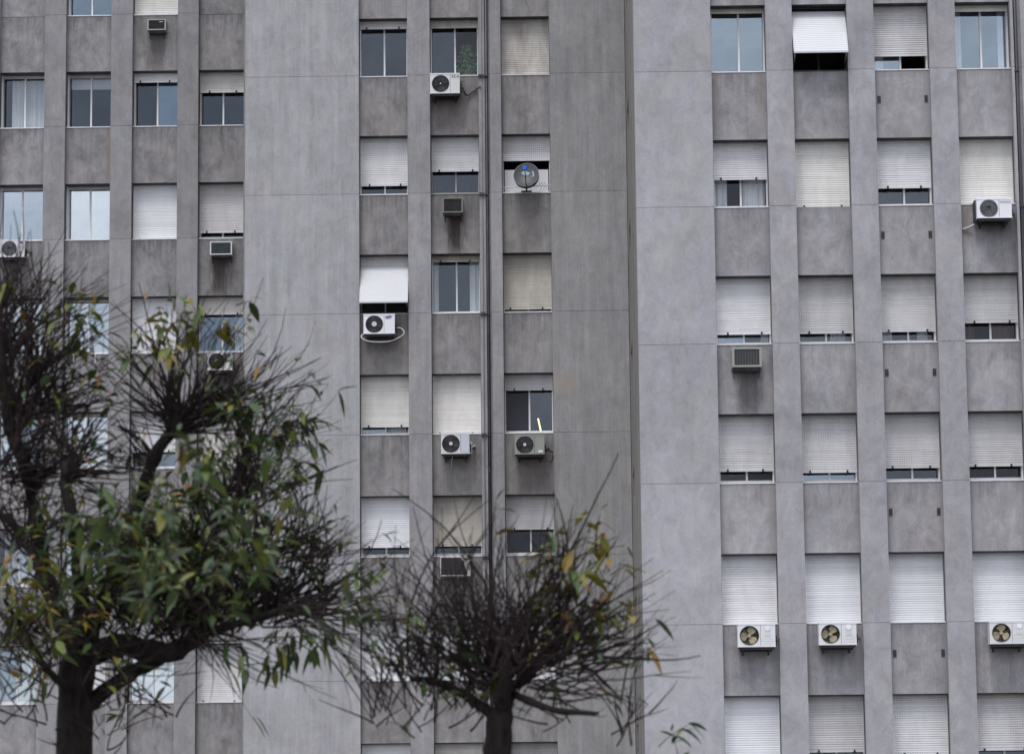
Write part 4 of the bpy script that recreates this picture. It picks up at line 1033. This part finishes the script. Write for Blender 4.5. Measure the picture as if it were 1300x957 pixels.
# hanging sprays under limb D
for (x, y, n) in ((385, 790, 9), (365, 800, 7), (340, 800, 5), (400, 800, 4), (300, 800, 4), (290, 812, 4)):
    fan(tw, lv, A(x, y, -.4), n, 200, 340, .10, .30, .004, .62, .04, .4, .07, up=-.2, sub=0)
fan(tw, lv, A(250, 800, -.3), 22, -60, 10, .5, 1.2, .006, .03, .2, .5, .1, up=.1)
fan(tw, lv, A(370, 775, -.4), 26, -55, 5, .4, 1.1, .006, .04, .2, .5, .1, up=.1)
fan(tw, lv, A(130, 840, -.3), 12, -30, 40, .4, .9, .008, .03, .2, .5, .1)
# lower left, yellow green sprays
for (x, y, n) in ((20, 790, 13), (40, 750, 10), (50, 820, 12), (15, 830, 7), (70, 810, 4), (5, 760, 6)):
    fan(tw, lv, A(x, y, -1), n, 10, 170, .2, .5, .006, .5, .55, .6, .12)
# lower growth down the trunk (below the old crop line)
for (x, y, n) in ((60, 900, 10), (150, 900, 12), (200, 900, 10), (120, 950, 8)):
    fan(tw, lv, A(x, y, -.2), n, 10, 170, .25, .6, .006, .25, .2, .6, .15)
finish_tree('street_tree', tuple(base), 'large dark pollarded tree with star-shaped shoots and green leaves before the left tower', tr, tw, lg, ly)

# ---- second, smaller pollarded tree, centre
T = 23.0
tr, tw, lg, ly = MB(), MB(), MB(), MB(); lv = (lg, ly)
base = at(630, 868, T); base.z = 0
limb(tr, [(base.x+.05, T, -.1), (base.x, T, .6), (base.x+.03, T, 1.6), A(628, 1000), A(632, 950), A(640, 895)], .11, .085, .08)
limb(tr, [A(638, 905), A(652, 872, .1), A(684, 842, .1), A(710, 822, .1)], .05, .022, .15)
limb(tr, [A(636, 915), A(600, 888, .1), A(560, 866, .2), A(520, 862, .2)], .045, .02, .15)
limb(tr, [A(634, 900), A(642, 870, -.1), A(642, 838, -.1)], .065, .035, .15)
limb(tr, [A(622, 850, -.1), A(590, 840, .1), A(565, 838, .1)], .025, .014, .15)
limb(tr, [A(650, 880), A(700, 900, -.3), A(760, 905, -.4)], .03, .015, .15)
for (x, y, n, a0, a1, l0, l1, lf, yl) in ((640, 850, 84, 35, 142, .5, 1.3, .0, .5), (658, 852, 44, 15, 80, .45, 1.2, .04, .6), (620, 858, 44, 80, 160, .5, 1.2, .02, .2), (645, 830, 36, 10, 165, .25, .6, .0, .2), (690, 825, 26, 10, 140, .3, .7, .02, .4), (600, 875, 26, 60, 155, .4, 1.1, .05, .2),
                                         (710, 818, 40, -5, 90, .3, .85, .10, .7), (735, 830, 22, -20, 50, .3, .8, .06, .6), (560, 862, 28, 60, 150, .4, 1.05, .08, .15), (520, 862, 30, 45, 150, .4, 1.15, .08, .12), (690, 868, 26, -30, 40, .4, 1.0, .03, .3), (640, 840, 24, 20, 160, .3, .7, .02, .3), (490, 880, 18, 60, 140, .4, 1.0, .08, .1)):
    fan(tw, lv, A(x, y, ru(-.2, .2)), n, a0, a1, l0, l1, .0062, lf, yl, .6, .14, sub=.6)
# the longest whips
for (x, y, X, Y_) in ((665, 800, 806, 590), (650, 810, 732, 612), (700, 760, 800, 645), (690, 800, 836, 681), (735, 832, 905, 801), (735, 830, 884, 835), (730, 820, 872, 793), (640, 820, 622, 560), (600, 840, 522, 650), (590, 840, 545, 655), (520, 850, 470, 600), (735, 840, 840, 900)):
    p, q = A(x, y), A(X, Y_, ru(-.3, .3)); shoot(tw, p, q-p, (q-p).length, .010, lv, .0, .4, 0, 9, .3, .05)
LSZ[0] = 1.12
for (x, y, n, yl) in ((712, 712, 4, .75), (725, 750, 5, .85), (762, 705, 3, .75), (772, 730, 5, .85), (705, 735, 5, .7), (745, 790, 6, .8), (700, 790, 3, .7), (720, 830, 3, .8), (785, 790, 3, .6), (625, 690, 1, .9)):
    fan(tw, lv, A(x, y, ru(-.2, .2)), n, 20, 160, .12, .30, .005, .9, yl, .6, .07, sub=.1)
LSZ[0] = 1.0
for (x, y, n) in ((470, 735, 4), (480, 790, 4), (465, 810, 4), (500, 830, 3), (530, 800, 3), (455, 770, 3), (560, 800, 3), (850, 950, 3)):
    fan(tw, lv, A(x, y, ru(-.2, .2)), n, -20, 190, .12, .3, .005, .8, .08, .6, .08, sub=.1)
for (x, y, n) in ((620, 900, 14), (560, 900, 12), (700, 900, 12), (800, 920, 10), (500, 910, 12)):
    fan(tw, lv, A(x, y), n, 10, 170, .25, .6, .006, .2, .2, .6, .15)
finish_tree('street_tree', tuple(base), 'smaller pruned tree at the bottom centre, bare upright whips and a few yellow leaves', tr, tw, lg, ly)

# ------------------------------------------------------------------ light
SE, SA = math.radians(64), math.radians(197)      # sun elevation, compass rotation
w = bpy.data.worlds.new('World'); bpy.context.scene.world = w; w.use_nodes = True
nt = w.node_tree; nt.nodes.clear()
sky = N(nt, 'ShaderNodeTexSky'); sky.sky_type = 'NISHITA'; sky.sun_disc = False; sky.sun_elevation = SE; sky.sun_rotation = SA
sky.air_density = 1.0; sky.dust_density = 2.0
tc = nt.nodes.new('ShaderNodeTexCoord'); mp = nt.nodes.new('ShaderNodeMapping'); mp.inputs['Scale'].default_value = (1, 1, 2.6)
nt.links.new(tc.outputs['Generated'], mp.inputs[0])
n1 = noise(nt, mp.outputs[0], 2.6, 7, .6, .4); n2 = noise(nt, mp.outputs[0], 5.0, 5, .6, .2)
cloud = mixc(nt, mapr(nt, n2, .35, .65, 0, 1), (4.6, 5.0, 6.0), (10.4, 10.5, 11.2))
col = mixc(nt, mapr(nt, n1, .34, .50, .35, 1), sky.outputs[0], cloud)
sz = nt.nodes.new('ShaderNodeSeparateXYZ'); nt.links.new(tc.outputs['Generated'], sz.inputs[0])
grad = mapr(nt, sz.outputs[2], 0, .9, .80, 1.3)      # an overcast sky is brightest overhead
gc = nt.nodes.new('ShaderNodeCombineColor')
for i in range(3): nt.links.new(grad, gc.inputs[i])
col = mixc(nt, 1.0, col, gc.outputs[0], 'MULTIPLY')
bg = N(nt, 'ShaderNodeBackground', i_Strength=.12); nt.links.new(col, bg.inputs[0])
ow = nt.nodes.new('ShaderNodeOutputWorld'); nt.links.new(bg.outputs[0], ow.inputs[0])
sl = bpy.data.lights.new('sun', 'SUN'); sl.energy = 1.5; sl.angle = math.radians(18); sl.color = (1, .97, .93)
so = bpy.data.objects.new('sun', sl); C.objects.link(so)
# Nishita rotation: 0 = +Y, clockwise seen from above
sd = Vector((math.sin(SA)*math.cos(SE), math.cos(SA)*math.cos(SE), math.sin(SE)))
so.rotation_euler = sd.to_track_quat('Z', 'Y').to_euler(); so.location = (-20, -10, 40)
sc = bpy.context.scene
sc.view_settings.view_transform = 'Standard'; sc.view_settings.look = 'None'; sc.view_settings.gamma = 1; sc.view_settings.use_curve_mapping = False
sc.view_settings.exposure = 0.30
sc.cycles.max_bounces = 6; sc.cycles.transparent_max_bounces = 10
for o in bpy.data.objects:
    if '_w' in o: del o['_w']
